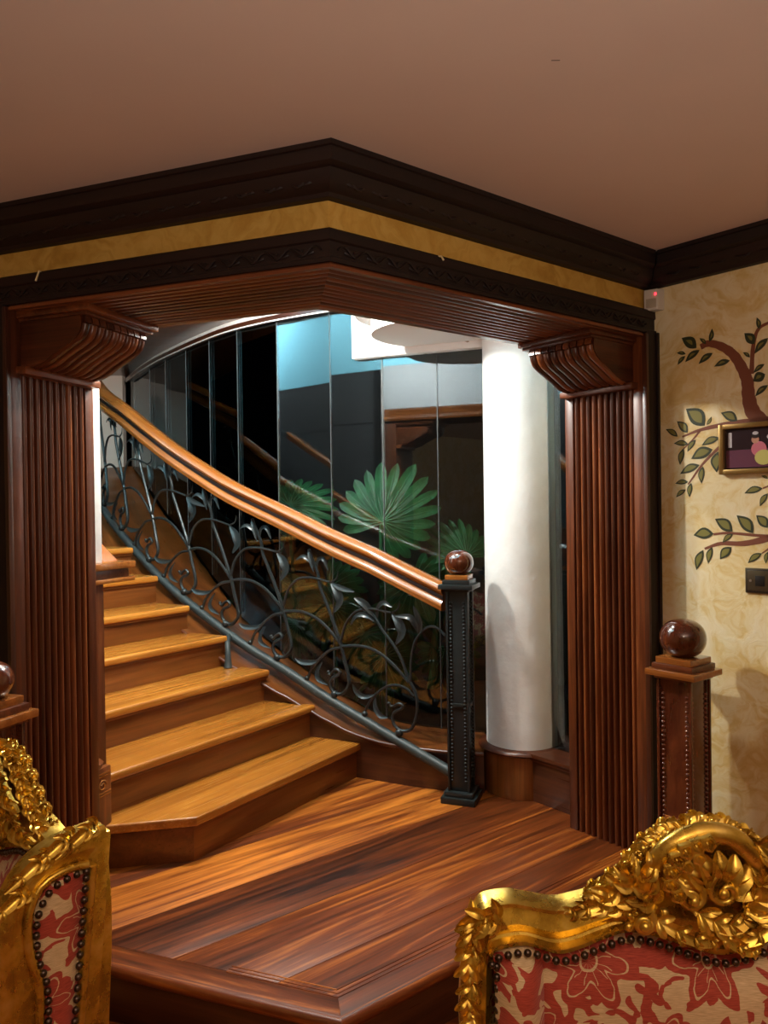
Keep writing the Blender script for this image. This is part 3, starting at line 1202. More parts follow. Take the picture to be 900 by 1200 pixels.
def rail_part(name, prof, mat, parent):
    V, F, G = [], [], []
    k = len(prof)
    for i in range(NS + 1):
        s = S0 + (S1 - S0) * i / NS
        t = PM.tan(s)
        nn_ = Vector((t.y, -t.x, 0))
        b_ = P3(s, interp(RZ, s))
        for o_, z in prof:
            V.append(b_ + nn_ * o_ + Vector((0, 0, z)))
            G.append((s, o_, z))
    for i in range(NS):
        for j in range(k):
            F.append([i * k + j, i * k + (j + 1) % k, (i + 1) * k + (j + 1) % k, (i + 1) * k + j])
    F += [list(range(k)), list(range(NS * k, NS * k + k))[::-1]]
    return link(name, mesh(name, V, F, mat, G, smooth=40), parent)


hr = rail_part('handrail', [(-.046, -.066), (-.050, -.060), (-.050, -.038), (-.044, -.030), (-.040, -.026), (-.030, -.016), (-.030, .004), (-.038, .012), (-.046, .018), (-.050, .028),
                            (-.046, .042), (-.030, .054), (.0, .060), (.030, .054), (.046, .042), (.050, .028), (.046, .018), (.030, .004), (.030, -.016), (.044, -.030), (.050, -.038), (.050, -.060), (.046, -.066)], 'rail', bal)
rail_part('rail_groove', [(-.0345, -.014), (-.0345, .002), (-.029, .002), (-.029, -.014)], 'cornice', hr)
rail_part('rail_bead', [(-.0535, -.046), (-.0535, -.042), (-.049, -.042), (-.049, -.046)], 'rail', hr)
tube('bottom_rail', [P3(S0 - .03 + (S1 - S0) * i / NS, 0) for i in range(NS + 1)], .0245, 'worn_iron', bal, 12)
# support legs of bottom rail
q = P3(1.385, 0)
tube('support_leg', catmull([q, Vector((-.850, 4.12, q.z - .025)), Vector((-.842, 4.085, q.z - .07)), Vector((-.840, 4.078, .53)), Vector((-.840, 4.075, .505))], 6), lambda q_: .015 + .010 * max(0, q_ - .5) * 2, 'worn_iron', bal, 10)


def crv(s0, pts, d=0.0, n=5):
    pp = catmull([(a_, b_, 0) for a_, b_ in pts], n)
    return [P3(s0 + p.x, p.y, d) for p in pp]


def iron_tube(name, s0, pts, r, d=0.0):
    return tube(name, crv(s0, pts, d), r, 'iron', bal, 7)


def iron_leaf(s0, pts, w, d=0.0, curl=.02):
    pp = catmull([(a_, b_, 0) for a_, b_ in pts], 4)
    N = len(pp)
    mid = [P3(s0 + p.x, p.y, d - curl * math.sin(math.pi * .5 * (i / (N - 1)))) for i, p in enumerate(pp)]
    s = s0 + pp[N // 2].x
    t = PM.tan(s)
    nrm = Vector((-t.y, t.x, 0.0)) + Vector((0, 0, .5))
    V, F, G = leaf_geo(mid, w * .8, nrm, .002, .12, 1)
    return link('leaf', mesh('leaf', V, F, 'iron', G, smooth=60), bal)


STEM = [(0.148, 0.719), (0.119, 0.665), (0.092, 0.616), (0.082, 0.559), (0.055, 0.51), (0.014, 0.438), (-0.024, 0.365), (-0.049, 0.307), (-0.066, 0.245), (-0.086, 0.185), (-0.089, 0.136), (-0.057, 0.08), (-0.021, 0.055), (0.015, 0.057), (0.026, 0.087), (0.011, 0.12), (-0.023, 0.152), (-0.033, 0.172), (-0.017, 0.178), (0.007, 0.155), (0.02, 0.135), (0.034, 0.131)]
ARCHB = [(-0.05, 0.312), (-0.123, 0.354), (-0.196, 0.378), (-0.267, 0.377), (-0.337, 0.35), (-0.395, 0.314)]
ARCHC = [(-0.047, 0.304), (0.023, 0.256), (0.085, 0.185), (0.141, 0.101), (0.17, 0.024)]
LEAFC1 = [(0.085, 0.18), (0.134, 0.138), (0.196, 0.11), (0.231, 0.111)]
LEAFC2 = [(0.073, 0.171), (0.098, 0.112), (0.087, 0.077), (0.027, 0.082)]
TOPL = [(0.107, 0.64), (0.131, 0.665), (0.174, 0.67), (0.218, 0.631)]
TOPR = [(0.10, 0.63), (0.085, 0.69), (0.045, 0.715), (0.015, 0.67)]
ARCHA = [(-0.049, 0.343), (-0.081, 0.443), (-0.14, 0.526), (-0.202, 0.566), (-0.263, 0.59), (-0.348, 0.611)]
AL1 = [(-0.348, 0.607), (-0.42, 0.612), (-0.505, 0.63)]
AL2 = [(-0.35, 0.605), (-0.395, 0.581), (-0.413, 0.539), (-0.381, 0.474)]
TWIG = [(-0.348, 0.609), (-0.385, 0.646), (-0.394, 0.686)]
BALLS = [.71, 1.071, 1.411, 1.719, 2.036, 2.386, 2.75]
for i, s0 in enumerate(BALLS):
    nxt = (BALLS[i - 1] if i else .328) - s0          # negative
    k = nxt / -.345
    iron_tube('scroll_stem', s0, STEM, lambda q: .0098 - .004 * abs(q - .45))
    iron_tube('scroll_arch', s0, [(a_ * (k if a_ < -.06 else 1), b_) for a_, b_ in ARCHB], lambda q: .0080)
    iron_tube('scroll_arch', s0, ARCHC, lambda q: .0076)
    iron_tube('scroll_arch', s0, ARCHA, lambda q: .0076 - .002 * q, -.006)
    iron_tube('twig', s0, TWIG, lambda q: .005 - .003 * q)
    iron_leaf(s0, LEAFC1, .036)
    iron_leaf(s0, LEAFC2, .034)
    iron_leaf(s0, TOPL, .028)
    iron_leaf(s0, TOPR, .030)
    if i % 3 == 1:
        iron_leaf(s0, AL1, .034)
    iron_leaf(s0, AL2, .062)
    iron_leaf(s0, [(.15, .715), (.13, .68), (.105, .62)], .03)
    V, F, G = ball_geo(P3(s0, .043), .020, 12, 8)
    link('collar_ball', mesh('collar_ball', V, F, 'iron', G, smooth=60), bal)
    V, F, G = ball_geo(P3(s0 + .172, .034), .014, 8, 6)
    link('foot_ball', mesh('foot_ball', V, F, 'iron', G, smooth=60), bal)
    V, F, G = ball_geo(P3(s0 + .036, .138), .0095, 8, 6)
    link('scroll_tip', mesh('scroll_tip', V, F, 'iron', G, smooth=60), bal)
# the last scroll beside the newel
NU = {
 'stem': [(0.566, 0.596), (0.506, 0.583), (0.456, 0.544), (0.418, 0.503), (0.36, 0.462), (0.312, 0.41), (0.275, 0.336), (0.238, 0.288), (0.225, 0.237), (0.231, 0.169), (0.26, 0.097), (0.308, 0.061), (0.352, 0.063), (0.366, 0.093), (0.355, 0.128), (0.316, 0.164), (0.305, 0.184), (0.326, 0.186), (0.35, 0.165), (0.37, 0.150), (0.384, 0.158)],
 'up': [(0.261, 0.326), (0.257, 0.418), (0.24, 0.508), (0.206, 0.575), (0.159, 0.628), (0.113, 0.643), (0.067, 0.627)],
 'c': [(0.244, 0.261), (0.286, 0.278), (0.344, 0.266), (0.402, 0.229), (0.463, 0.162), (0.509, 0.089), (0.53, 0.026)],
}
iron_tube('scroll_stem', 0, NU['stem'][1:], lambda q: .0085 - .004 * abs(q - .45))
iron_tube('scroll_arch', 0, NU['up'], lambda q: .0065)
iron_tube('scroll_arch', 0, NU['c'], lambda q: .0065)
for pts, w in (([(0.217, 0.575), (0.224, 0.613), (0.252, 0.638), (0.328, 0.611)], .040), ([(0.206, 0.571), (0.196, 0.624), (0.214, 0.674), (0.227, 0.701)], .034),
               ([(0.462, 0.525), (0.506, 0.536), (0.557, 0.514), (0.594, 0.451)], .032), ([(0.447, 0.54), (0.436, 0.604), (0.396, 0.646), (0.347, 0.646)], .034),
               ([(.456, .544), (0.506, 0.590), (0.566, 0.600)], .046),
               ([(0.463, 0.162), (0.523, 0.124), (0.564, 0.131), (0.584, 0.16)], .034), ([(0.463, 0.153), (0.459, 0.105), (0.425, 0.08), (0.38, 0.094)], .034)):
    iron_leaf(0, pts, w)
for nm_, q_, r_ in (('collar_ball', P3(.328, .043), .021), ('foot_ball', P3(.527, .036), .015), ('scroll_tip', P3(.386, .156), .0095)):
    V, F, G = ball_geo(q_, r_, 12, 8)
    link(nm_, mesh(nm_, V, F, 'iron', G, smooth=60), bal)


# ================================================================== NEWEL POSTS
def newel(ctr, ang, zb, half, ztopcap, ballr, mat_body, mat_cap, mat_ball, label, caphalf, iron=False):
    o = Vector((ctr[0], ctr[1], 0))
    fr = frame(o, dirv(ang), dirv(ang + 90))
    root = thing('newel_post', Vector((ctr[0], ctr[1], zb)), label, 'newel post', group='ball topped newel posts')
    z1 = ztopcap - .062
    # shaft core with raised corner stiles, recessed panel and beading on each face
    c = half - .010
    shaft = box('shaft', fr, -c, c, -c, c, zb + .05, z1, mat_body, root, 'z', bevel=.002)
    for sx in (-1, 1):
        for sy in (-1, 1):
            x0, x1 = sorted((sx * half, sx * (half - .011)))
            y0, y1 = sorted((sy * half, sy * (half - .011)))
            box('corner_stile', fr, x0, x1, y0, y1, zb + .05, z1, mat_body, shaft, 'z', bevel=.003)
    g = []
    zz = zb + .10
    bm_ = []
    pitch = .0165
    while zz < z1 - .05:
        for sx in (-1, 1):
            u = sx * (half - .021)
            for t_, n_ in ((u, -c), (u, c), (c, u), (-c, u)):
                q = fr(t_, n_, zz)
                g.append(ball_geo(q, .0075, 8, 6, .72))
        zz += pitch
    V, F, G = merge(*g)
    be = link('beading', mesh('beading', V, F, mat_body, G, smooth=60), shaft)
    be['kind'] = 'stuff'
    zc = zb + (ztopcap - zb) * .42
    box('cross_bar', fr, -c + .016, c - .016, -c - .008, c + .008, zc, zc + .018, mat_cap, shaft, 't', bevel=.003)
    box('cross_bar', fr, -c - .008, c + .008, -c + .016, c - .016, zc, zc + .018, mat_cap, shaft, 't', bevel=.003)
    # base
    b = caphalf
    base = box('base', fr, -b, b, -b, b, zb, zb + .030, mat_body, root, 't', bevel=.005)
    box('base_step', fr, -b + .013, b - .013, -b + .013, b - .013, zb + .030, zb + .052, mat_body, base, 't', bevel=.005)
    # cap
    box('neck', fr, -half - .006, half + .006, -half - .006, half + .006, z1 - .012, z1 + .004, mat_body, root, 't', bevel=.004)
    cap = box('cap', fr, -caphalf, caphalf, -caphalf, caphalf, z1, z1 + .022, mat_cap, root, 't', bevel=.004)
    box('cap_step', fr, -caphalf + .017, caphalf - .017, -caphalf + .017, caphalf - .017, z1 + .022, z1 + .042, mat_body if iron else 'jamb', cap, 't', bevel=.003)
    box('cap_step', fr, -caphalf + .027, caphalf - .027, -caphalf + .027, caphalf - .027, z1 + .042, z1 + .064, 'rail' if iron else mat_cap, cap, 't', bevel=.003)
    r = ballr
    prof = []
    for i in range(17):
        a_ = math.pi * i / 16
        zz = -math.cos(a_) * .88
        rr = math.sin(a_) ** .82
        prof.append((max(.004, r * rr * 1.02) if 0 < i < 16 else .02 * r * 8, r * zz))
    lathe('ball', prof, (ctr[0], ctr[1], z1 + .060 + r * .88), mat_ball, root, 36, 70)
    fix_children(root)
    return root


newel((.340, 3.520), -20.4, 0.0, .052, 1.033, .066, 'iron', 'iron', 'ball', 'black iron newel post with wooden ball at foot of the balustrade', .080, True)
newel((1.046, 2.700), 38.3 - 90, Z_ROOM, .066, .807, .077, 'ball', 'rail', 'ball', 'dark mahogany newel post with ball finial in front of the mural', .094)
newel((-1.085, 2.10), -20.4, Z_ROOM, .060, .838, .060, 'ball', 'rail', 'ball', 'dark mahogany newel post with ball cut off by the left edge', .086)

# ================================================================== MURAL ON THE RIGHT WALL
LEAF = [(0.137, 1.965, 0.194, 1.918), (0.254, 1.979, 0.244, 1.932), (0.206, 1.952, 0.231, 1.926), (0.117, 1.912, 0.152, 1.903), (0.12, 1.867, 0.15, 1.896), (0.15, 1.873, 0.206, 1.909), (0.202, 1.858, 0.255, 1.89), (0.26, 1.84, 0.318, 1.853), (0.37, 1.941, 0.404, 1.897), (0.364, 1.875, 0.388, 1.853), (0.413, 1.988, 0.42, 1.946), (0.404, 1.863, 0.45, 1.91), (0.4, 1.797, 0.437, 1.823), (0.398, 1.768, 0.439, 1.788), (0.405, 1.715, 0.448, 1.749), (0.151, 1.699, 0.222, 1.63), (0.248, 1.66, 0.23, 1.632), (0.283, 1.671, 0.342, 1.636), (0.115, 1.656, 0.156, 1.609), (0.069, 1.63, 0.117, 1.598), (0.101, 1.573, 0.158, 1.567), (0.155, 1.539, 0.187, 1.581), (0.125, 1.491, 0.14, 1.551), (0.21, 1.558, 0.277, 1.582), (0.169, 1.511, 0.251, 1.541), (0.265, 1.457, 0.271, 1.532), (0.125, 1.457, 0.201, 1.487), (0.208, 1.418, 0.214, 1.481), (0.105, 1.422, 0.156, 1.426), (0.108, 1.37, 0.146, 1.398), (0.161, 1.369, 0.168, 1.422), (0.364, 1.379, 0.427, 1.395), (0.417, 1.333, 0.444, 1.377), (0.423, 1.439, 0.445, 1.428), (0.175, 1.228, 0.251, 1.235), (0.257, 1.289, 0.32, 1.244), (0.336, 1.302, 0.393, 1.239), (0.404, 1.302, 0.443, 1.259), (0.284, 1.203, 0.322, 1.236), (0.185, 1.099, 0.211, 1.174), (0.23, 1.125, 0.245, 1.186), (0.274, 1.143, 0.316, 1.188), (0.374, 1.134, 0.422, 1.17), (0.435, 1.135, 0.442, 1.176)]
FAT = {0: .55, 13: .8, 15: .6, 17: .5, 18: .5, 24: .5, 25: .55, 34: .55, 35: .55, 36: .5, 37: .6, 41: .55, 8: .6}
BRANCH = [([(0.21, 1.919), (0.24, 1.927), (0.286, 1.909), (0.329, 1.873), (0.36, 1.82), (0.378, 1.771), (0.382, 1.718), (0.395, 1.664), (0.43, 1.62), (0.47, 1.598), (.56, 1.58), (.66, 1.50), (.70, 1.30), (.72, .9), (.70, .4), (.73, -.17)], (.020, .085)),
          ([(0.393, 1.795), (0.4, 1.892), (0.418, 1.946), (0.458, 1.964), (.52, 1.99)], (.016, .007)),
          ([(0.135, 1.596), (0.207, 1.616), (0.294, 1.627), (0.389, 1.629), (0.46, 1.624), (.56, 1.60)], (.006, .034)),
          ([(0.207, 1.616), (0.176, 1.582), (0.134, 1.546)], (.008, .004)),
          ([(0.293, 1.562), (0.215, 1.492), (0.156, 1.417)], (.012, .005)),
          ([(0.251, 1.233), (0.311, 1.238), (0.456, 1.23), (.56, 1.24)], (.008, .012)),
          ([(0.217, 1.179), (0.278, 1.2), (0.364, 1.203), (0.456, 1.226), (.60, 1.27), (.69, 1.33)], (.008, .034)),
          ([(0.427, 1.395), (0.462, 1.407), (.55, 1.43)], (.005, .008)),
          ([(0.422, 1.17), (0.46, 1.197), (.5, 1.22)], (.004, .008))]


def flat_strip(pts, w0, w1, off, off0=0.0):
    pp = catmull([(a_, b_, 0) for a_, b_ in pts], 6)
    N = len(pp)
    V, F = [], []
    for i, p in enumerate(pp):
        t = (pp[min(i + 1, N - 1)] - pp[max(i - 1, 0)]).normalized()
        s = Vector((-t.y, t.x, 0))
        w = (w0 + (w1 - w0) * i / (N - 1)) * .5 * (1 + .05 * math.sin(i * 1.7))
        for sg in (-1, 1):
            for o_ in (off0, off):
                q = p + s * (w * sg)
                V.append(FW(q.x, o_, q.y))
    for i in range(N - 1):
        a_, b_ = i * 4, (i + 1) * 4
        F += [[a_ + 1, a_ + 3, b_ + 3, b_ + 1], [a_, a_ + 1, b_ + 1, b_], [a_ + 2, b_ + 2, b_ + 3, a_ + 3]]
    F += [[0, 1, 3, 2], [N * 4 - 4, N * 4 - 2, N * 4 - 1, N * 4 - 3]]
    return V, F


for pts, (w0, w1) in BRANCH:
    V, F = flat_strip(pts, w0, w1, .0008)
    link('painted_branch', mesh('painted_branch', V, F, 'bark'), wall_right)


def flat_leaf(x0, z0, x1, z1, k, off, shrink=1.0, off0=0.0, side=0.0):
    a_, b_ = Vector((x0, z0, 0)), Vector((x1, z1, 0))
    d = b_ - a_
    L = d.length
    d.normalize()
    s = Vector((-d.y, d.x, 0))
    m_ = (a_ + b_) * .5 + s * side
    a_, b_ = m_ + (a_ - m_) * shrink, m_ + (b_ - m_) * shrink
    N = 8
    V = []
    top, bot = [], []
    for i in range(N + 1):
        q = i / N
        w = k * L * .5 * math.sin(math.pi * q ** 1.15) ** .9 * (shrink ** 1.4)
        c = a_.lerp(b_, q) + s * (.06 * L * math.sin(math.pi * q))
        top.append(c + s * w)
        bot.append(c - s * w)
    ring = top + bot[-2:0:-1]
    for o_ in (off0, off):
        for p in ring:
            V.append(FW(p.x, o_, p.y))
    n = len(ring)
    F = [list(range(n))[::-1], list(range(n, 2 * n))] + [[i, (i + 1) % n, n + (i + 1) % n, n + i] for i in range(n)]
    return V, F


for i, (x0, z0, x1, z1) in enumerate(LEAF):
    k = FAT.get(i, .38)
    V, F = flat_leaf(x0, z0, x1, z1, k, .0012)
    o = link('painted_leaf', mesh('painted_leaf', V, F, 'mleafd'), wall_right)
    V, F = flat_leaf(x0, z0, x1, z1, k, .0018, .70 if i > 14 else .45, .0006, .0025)
    link('leaf_centre', mesh('leaf_centre', V, F, 'mleaf'), o)

# ---- picture frame (tilts slightly on the wall)
pf = thing('picture_frame', FW(.40, .01, 1.45), 'small gilt framed photograph of a child hanging on the mural', 'picture')
u0, u1, z0, z1 = .283, .520, 1.447, 1.625
fz = lambda name, a0, a1, b0, b1, mat, n0, n1, par=pf, bv=.004: box(name, FW, a0, a1, n0, n1, b0, b1, mat, par, 't', bevel=bv)
fz('frame_side', u0, u0 + .018, z0, z1, 'pframe', .004, .024)
fz('frame_side', u1 - .018, u1, z0, z1, 'pframe', .004, .024)
fz('frame_side', u0, u1, z0, z0 + .018, 'pframe', .004, .0235)
fz('frame_side', u0, u1, z1 - .018, z1, 'pframe', .004, .0235)
ph = fz('photograph', u0 + .016, u1 - .016, z0 + .016, z1 - .016, 'pdark', .004, .010, pf, 0)
fz('print_carpet', u0 + .023, u1 - .023, z0 + .023, z0 + .085, 'pfloor', .0095, .0105, ph, 0)
fz('print_curtain', u0 + .030, u0 + .043, z0 + .095, z1 - .03, 'pwhite', .0095, .0103, ph, 0)


def disc(name, u, z, ru, rz, mat, n0, n1, par):
    pts = [(u + ru * math.cos(2 * math.pi * i / 20), z + rz * math.sin(2 * math.pi * i / 20)) for i in range(20)]
    V = [FW(a_, n0, b_) for a_, b_ in pts] + [FW(a_, n1, b_) for a_, b_ in pts]
    F = [list(range(20))[::-1], list(range(20, 40))] + [[i, (i + 1) % 20, 20 + (i + 1) % 20, 20 + i] for i in range(20)]
    return link(name, mesh(name, V, F, mat), par)


cu_ = .430
disc('print_dress', cu_ - .010, z0 + .085, .026, .026, 'ppink', .0095, .0112, ph)
disc('print_face', cu_ - .022, z0 + .118, .013, .014, 'pskin', .0095, .0115, ph)
disc('print_hair', cu_ - .022, z0 + .131, .0145, .009, 'hair', .0095, .0118, ph)
disc('print_hat', cu_ - .021, z0 + .140, .010, .006, 'pwhite', .0095, .0121, ph)
disc('print_ball', cu_ + .006, z0 + .055, .030, .026, 'pball', .0095, .0124, ph)
disc('print_flowers', cu_ + .030, z0 + .125, .013, .010, 'pwhite', .0095, .0109, ph)
fix_children(pf)
# ---- socket plate
sk = thing('wall_socket', FW(.41, .0, 1.07), 'dark bronze socket plate with square opening below the photograph', 'socket')
plate = box('plate', FW, .366, .470, .0, .007, 1.030, 1.118, 'bronze', sk, 't', bevel=.003)
box('rim', FW, .371, .465, .006, .0085, 1.035, 1.113, 'black', sk, 't', bevel=.002)
box('face', FW, .374, .462, .007, .0095, 1.038, 1.110, 'bronze', sk, 't', bevel=.002)
box('socket_opening', FW, .402, .434, .008, .0105, 1.056, 1.092, 'black', sk, 't', bevel=.002)
disc('screw', .386, 1.074, .0045, .0045, 'steel', .009, .0112, sk)
disc('screw', .452, 1.074, .0045, .0045, 'steel', .009, .0112, sk)
fix_children(sk)
# ---- motion sensor in the corner
ms_ = thing('motion_sensor', FW(.03, .03, 2.09), 'small cream motion sensor with red light in the wall corner', 'sensor')
body = poly('body', FW, [(.001, .012), (.012, .050), (.060, .034), (.072, .002), (.03, .0)], 2.082, 2.163, 'sensor', ms_, 'z', bevel=.006)
poly('lens_window', FW, [(.020, .044), (.0215, .0505), (.0565, .0385), (.055, .033)], 2.092, 2.126, 'sensorlens', ms_, 'z', bevel=.001)
poly('indicator_light', FW, [(.050, .036), (.0508, .0415), (.057, .0395), (.056, .034)], 2.138, 2.147, 'led', ms_, 'z', bevel=.001)
fix_children(ms_)
# paint flakes hanging from ochre band
tube('peeling_flake', [FR(.385, .034, 2.088), FR(.395, .0, 2.082), FR(.400, -.004, 2.070)], .003, 'wall', fas[1], 5)
tube('peeling_flake', [FL(.985, .034, 2.09), FL(.975, .0, 2.085), FL(.985, -.004, 2.055)], .003, 'wall', fas[0], 5)

# ================================================================== PLANTS BEHIND THE GLASS
soil = poly('floor_planter', FX, [xy(PG.off(.0, .03)), xy(PG.off(.7, .03)), xy(PG.off(1.4, .03)), xy(PG.off(2.2, .03)), xy(PG.off(3.0, .03)), (-1.2, 6.8), (1.4, 6.8), (1.5, 4.0)], -.30, -.20, 'soil', bevel=0)
tag(soil, 'dark soil bed of the light well behind glass', kind='structure')
o = poly('wall_light_well', FX, [(-2.6, 7.0), (2.0, 7.0), (2.0, 7.1), (-2.6, 7.1)], -.3, 3.2, 'night', bevel=0)
tag(o, 'black unlit wall at the back of the light well', kind='structure')
o = poly('wall_light_well_side', FX, [(1.55, 3.6), (1.65, 3.6), (2.05, 7.1), (1.95, 7.1)], -.3, 3.2, 'night', bevel=0)
tag(o, 'black unlit side wall of the light well', kind='structure')


def monstera_leaf(ctr, R, tip, nrm, parent, nl=8, spread=2.35, droop=.22):
    """split leaf: finger lobes radiating along a midrib; ctr = petiole joint, tip = direction of the main lobe"""
    ctr, tip, nrm = Vector(ctr), Vector(tip).normalized(), Vector(nrm).normalized()
    nrm = (nrm - tip * nrm.dot(tip)).normalized()
    side = tip.cross(nrm)
    geos, veins = [], []
    for i in range(-nl, nl + 1):
        q = i / nl
        an = q * spread
        L = R * (1.0 - .28 * abs(q)) * random.uniform(.93, 1.04)
        d = tip * math.cos(an) + side * math.sin(an)
        b_ = ctr + tip * (R * .04)
        mid = [b_ + d * (L * f) - nrm * (droop * L * f * f) + tip * (L * .10 * f * f) for f in (.0, .3, .62, .85, 1.0)]
        geos.append(leaf_geo(mid, R * random.uniform(.11, .14), nrm, .0015, .10, 3, shape=lambda x: (.35 + 1.1 * math.sin(math.pi * min(1, x * .80 + .06)) ** 1.1) * (1 if x < .8 else max(.06, 1 - ((x - .8) / .2) ** 2))))
        veins.append(tube_geo([p + nrm * .006 for p in mid[:4]], lambda x: .0038 * (1.1 - x), 4))
    V, F, G = merge(*geos)
    lf = link('leaf', mesh('leaf', V, F, 'leaf', G, smooth=60), parent)
    V, F, G = merge(*veins)
    link('veins', mesh('veins', V, F, 'vein', G, smooth=60), lf)
    return lf


def plant(base, label, leaves):
    root = thing('monstera_plant', base, label, 'plant', group='plants in the light well')
    for ctr, R, tip, nrm in leaves:
        lf = monstera_leaf(ctr, R, tip, nrm, root)
        b_ = Vector(base)
        c_ = Vector(ctr)
        pts = catmull([b_, b_.lerp(c_, .45) + Vector((0, .05, .12)), c_ + Vector((0, .03, -.12)), c_ + Vector((0, .005, 0))], 6)
        V, F, G = tube_geo(pts, lambda q: .016 - .006 * q, 7)
        link('stalk', mesh('stalk', V, F, 'stalk', G, smooth=60), root)
    fix_children(root)
    return root


NC = (0, -1, .35)
plant((-.02, 4.62, -.2), 'large split leaf plant with tall round leaf behind the glass', [
    ((-.02, 4.50, 1.25), .37, (.35, .05, .6), (0.05, -1, .30)),
    ((.10, 4.72, .78), .33, (.5, .1, -.35), (.1, -1, .5)),
    ((-.12, 4.48, .62), .24, (-.3, .0, -.6), (-.2, -1, .4)),
    ((.16, 4.45, .92), .30, (.3, .0, -.75), (.1, -1, .35))])
plant((-.55, 5.0, -.2), 'split leaf plant spreading behind the handrail and glass', [
    ((-.62, 4.98, 1.36), .30, (.4, .05, .1), (.0, -1, .7)),
    ((-.72, 4.92, .95), .36, (-.6, .1, -.35), (.1, -1, .45)),
    ((-.36, 4.80, .86), .28, (.4, .0, -.5), (.1, -1, .4))])
plant((-.30, 4.55, -.2), 'low split leaf plant behind the scrollwork and glass', [
    ((-.30, 4.48, .78), .26, (-.2, .0, -.7), (.0, -1, .35)),
    ((-.02, 4.40, .50), .24, (.4, .0, -.5), (.0, -1, .4)),
    ((-.52, 4.62, .66), .26, (-.6, .1, -.3), (.0, -1, .4))])
plant((.42, 4.75, -.2), 'split leaf plant in shadow between the glass and column', [
    ((.50, 4.65, 1.04), .26, (-.4, .0, .35), (.1, -1, .4)),
    ((.36, 4.6, .50), .26, (.3, .0, -.5), (.1, -1, .5))])
tube_o = tube('cut_cane', [(.24, 4.15, .36), (.27, 4.18, .62), (.30, 4.2, .78)], .022, 'stalk', None, 10)
tag(tube_o, 'cut green cane stump standing behind glass near the newel', 'cane')


# ================================================================== GILDED ARMCHAIRS
# local: x right, y away from the sitter's front (back at y=0, seat towards -y), z up from the room floor
PX = .001335


def lx(px):
    return (px - 830) * PX


def lz(py):
    return 1.53 - (py - 590) * PX


UP = [(545, 1066), (556, 1052), (585, 1047), (605, 1050), (640, 1056), (665, 1052), (690, 1046), (720, 1040), (750, 1036), (785, 1034), (815, 1034), (830, 1034)]
LO = [(563, 1112), (572, 1104), (605, 1099), (640, 1109), (665, 1104), (690, 1094), (720, 1085), (750, 1090), (790, 1104), (815, 1112), (830, 1114)]


def resample(P, n):
    pp = catmull([(a_, b_, 0) for a_, b_ in P], 12)
    s = [0]
    for i in range(1, len(pp)):
        s.append(s[-1] + (pp[i] - pp[i - 1]).length)
    out = []
    for k in range(n):
        t = s[-1] * k / (n - 1)
        i = 0
        while i < len(s) - 2 and s[i + 1] < t:
            i += 1
        f = (t - s[i]) / max(1e-9, s[i + 1] - s[i])
        out.append(pp[i].lerp(pp[i + 1], f))
    return out


def half_pts(P, n):
    h = [Vector((lx(p.x), 0, lz(p.y))) for p in resample(P, n)]
    return h + [Vector((-p.x, 0, p.z)) for p in h[-2::-1]]


def local_obj(name, geo, mat, parent, smooth=50):
    V, F, G = geo
    o = bpy.data.objects.new(name, mesh(name, V, F, mat, G, smooth=smooth))
    COL.objects.link(o)
    o.parent = parent
    return o


def grid_geo(rows, close=False, gfun=None):
    V, F, G = [], [], []
    nr, nc = len(rows), len(rows[0])
    for r in rows:
        for p in r:
            V.append(Vector(p))
            G.append(gfun(p) if gfun else (p[0], p[2], p[1]))
    for i in range(nr - 1):
        for j in range(nc - 1):
            F.append([i * nc + j, i * nc + j + 1, (i + 1) * nc + j + 1, (i + 1) * nc + j])
    if close:
        for i in range(nr - 1):
            F.append([i * nc + nc - 1, i * nc, (i + 1) * nc, (i + 1) * nc + nc - 1])
        F.append([j for j in range(nc)][::-1])
        F.append([(nr - 1) * nc + j for j in range(nc)])
    return V, F, G


def acanthus(mid, w, nrm, lobes=4):
    """carved leaf: main blade plus side lobes"""
    mid = [Vector(p) for p in mid]
    g = [leaf_geo(mid, w * .62, nrm, .006, .45, 5)]
    pp = catmull(mid, 6)
    N = len(pp)
    nn_ = Vector(nrm).normalized()
    for i in range(lobes):
        q = .12 + .68 * i / max(1, lobes - 1)
        k = int(q * (N - 1))
        T = (pp[min(k + 1, N - 1)] - pp[k - 1]).normalized()
        s = T.cross(nn_).normalized()
        L = w * (.75 - .35 * q)
        for sg in (-1, 1):
            m2 = [pp[k], pp[k] + s * (sg * L * .4) + T * (L * .32) + nn_ * .005, pp[k] + s * (sg * L * .66) + T * (L * .85) - nn_ * .002]
            g.append(leaf_geo(m2, L * .5, nrm, .004, .5, 3))
    return merge(*g)


def scroll_geo(c, r, turns, nrm_y=-1, thick=.008, ph=0, sg=1, rise=.01):
    pts = []
    c = Vector(c)
    n = int(14 * turns)
    for j in range(n + 1):
        q = j / n
        an = ph + sg * q * turns * 2 * math.pi
        rr = r * (1 - .85 * q)
        pts.append(c + Vector((rr * math.cos(an), -rise * q, rr * math.sin(an))))
    return merge(tube_geo(pts, lambda q: thick * (1 - .45 * q), 7), ball_geo(pts[-1], thick * 1.1, 8, 6))


def cup_geo(c, r):
    """small open floret ring"""
    V, F, G = [], [], []
    c = Vector(c)
    seg = 10
    prof = [(r * .55, .012), (r * 1.0, .0), (r * .92, -.008), (r * .62, -.009), (r * .40, -.001), (r * .15, .003)]
    for rr, y in prof:
        for k in range(seg):
            a_ = 2 * math.pi * k / seg
            w = 1 + .10 * math.cos(5 * a_)
            V.append(c + Vector((rr * w * math.cos(a_), y, rr * w * math.sin(a_))))
            G.append((0, 0, 0))
    n = len(prof)
    for i in range(n - 1):
        for k in range(seg):
            F.append([i * seg + k, i * seg + (k + 1) % seg, (i + 1) * seg + (k + 1) % seg, (i + 1) * seg + k])
    F.append([(n - 1) * seg + k for k in range(seg)])
    return V, F, G


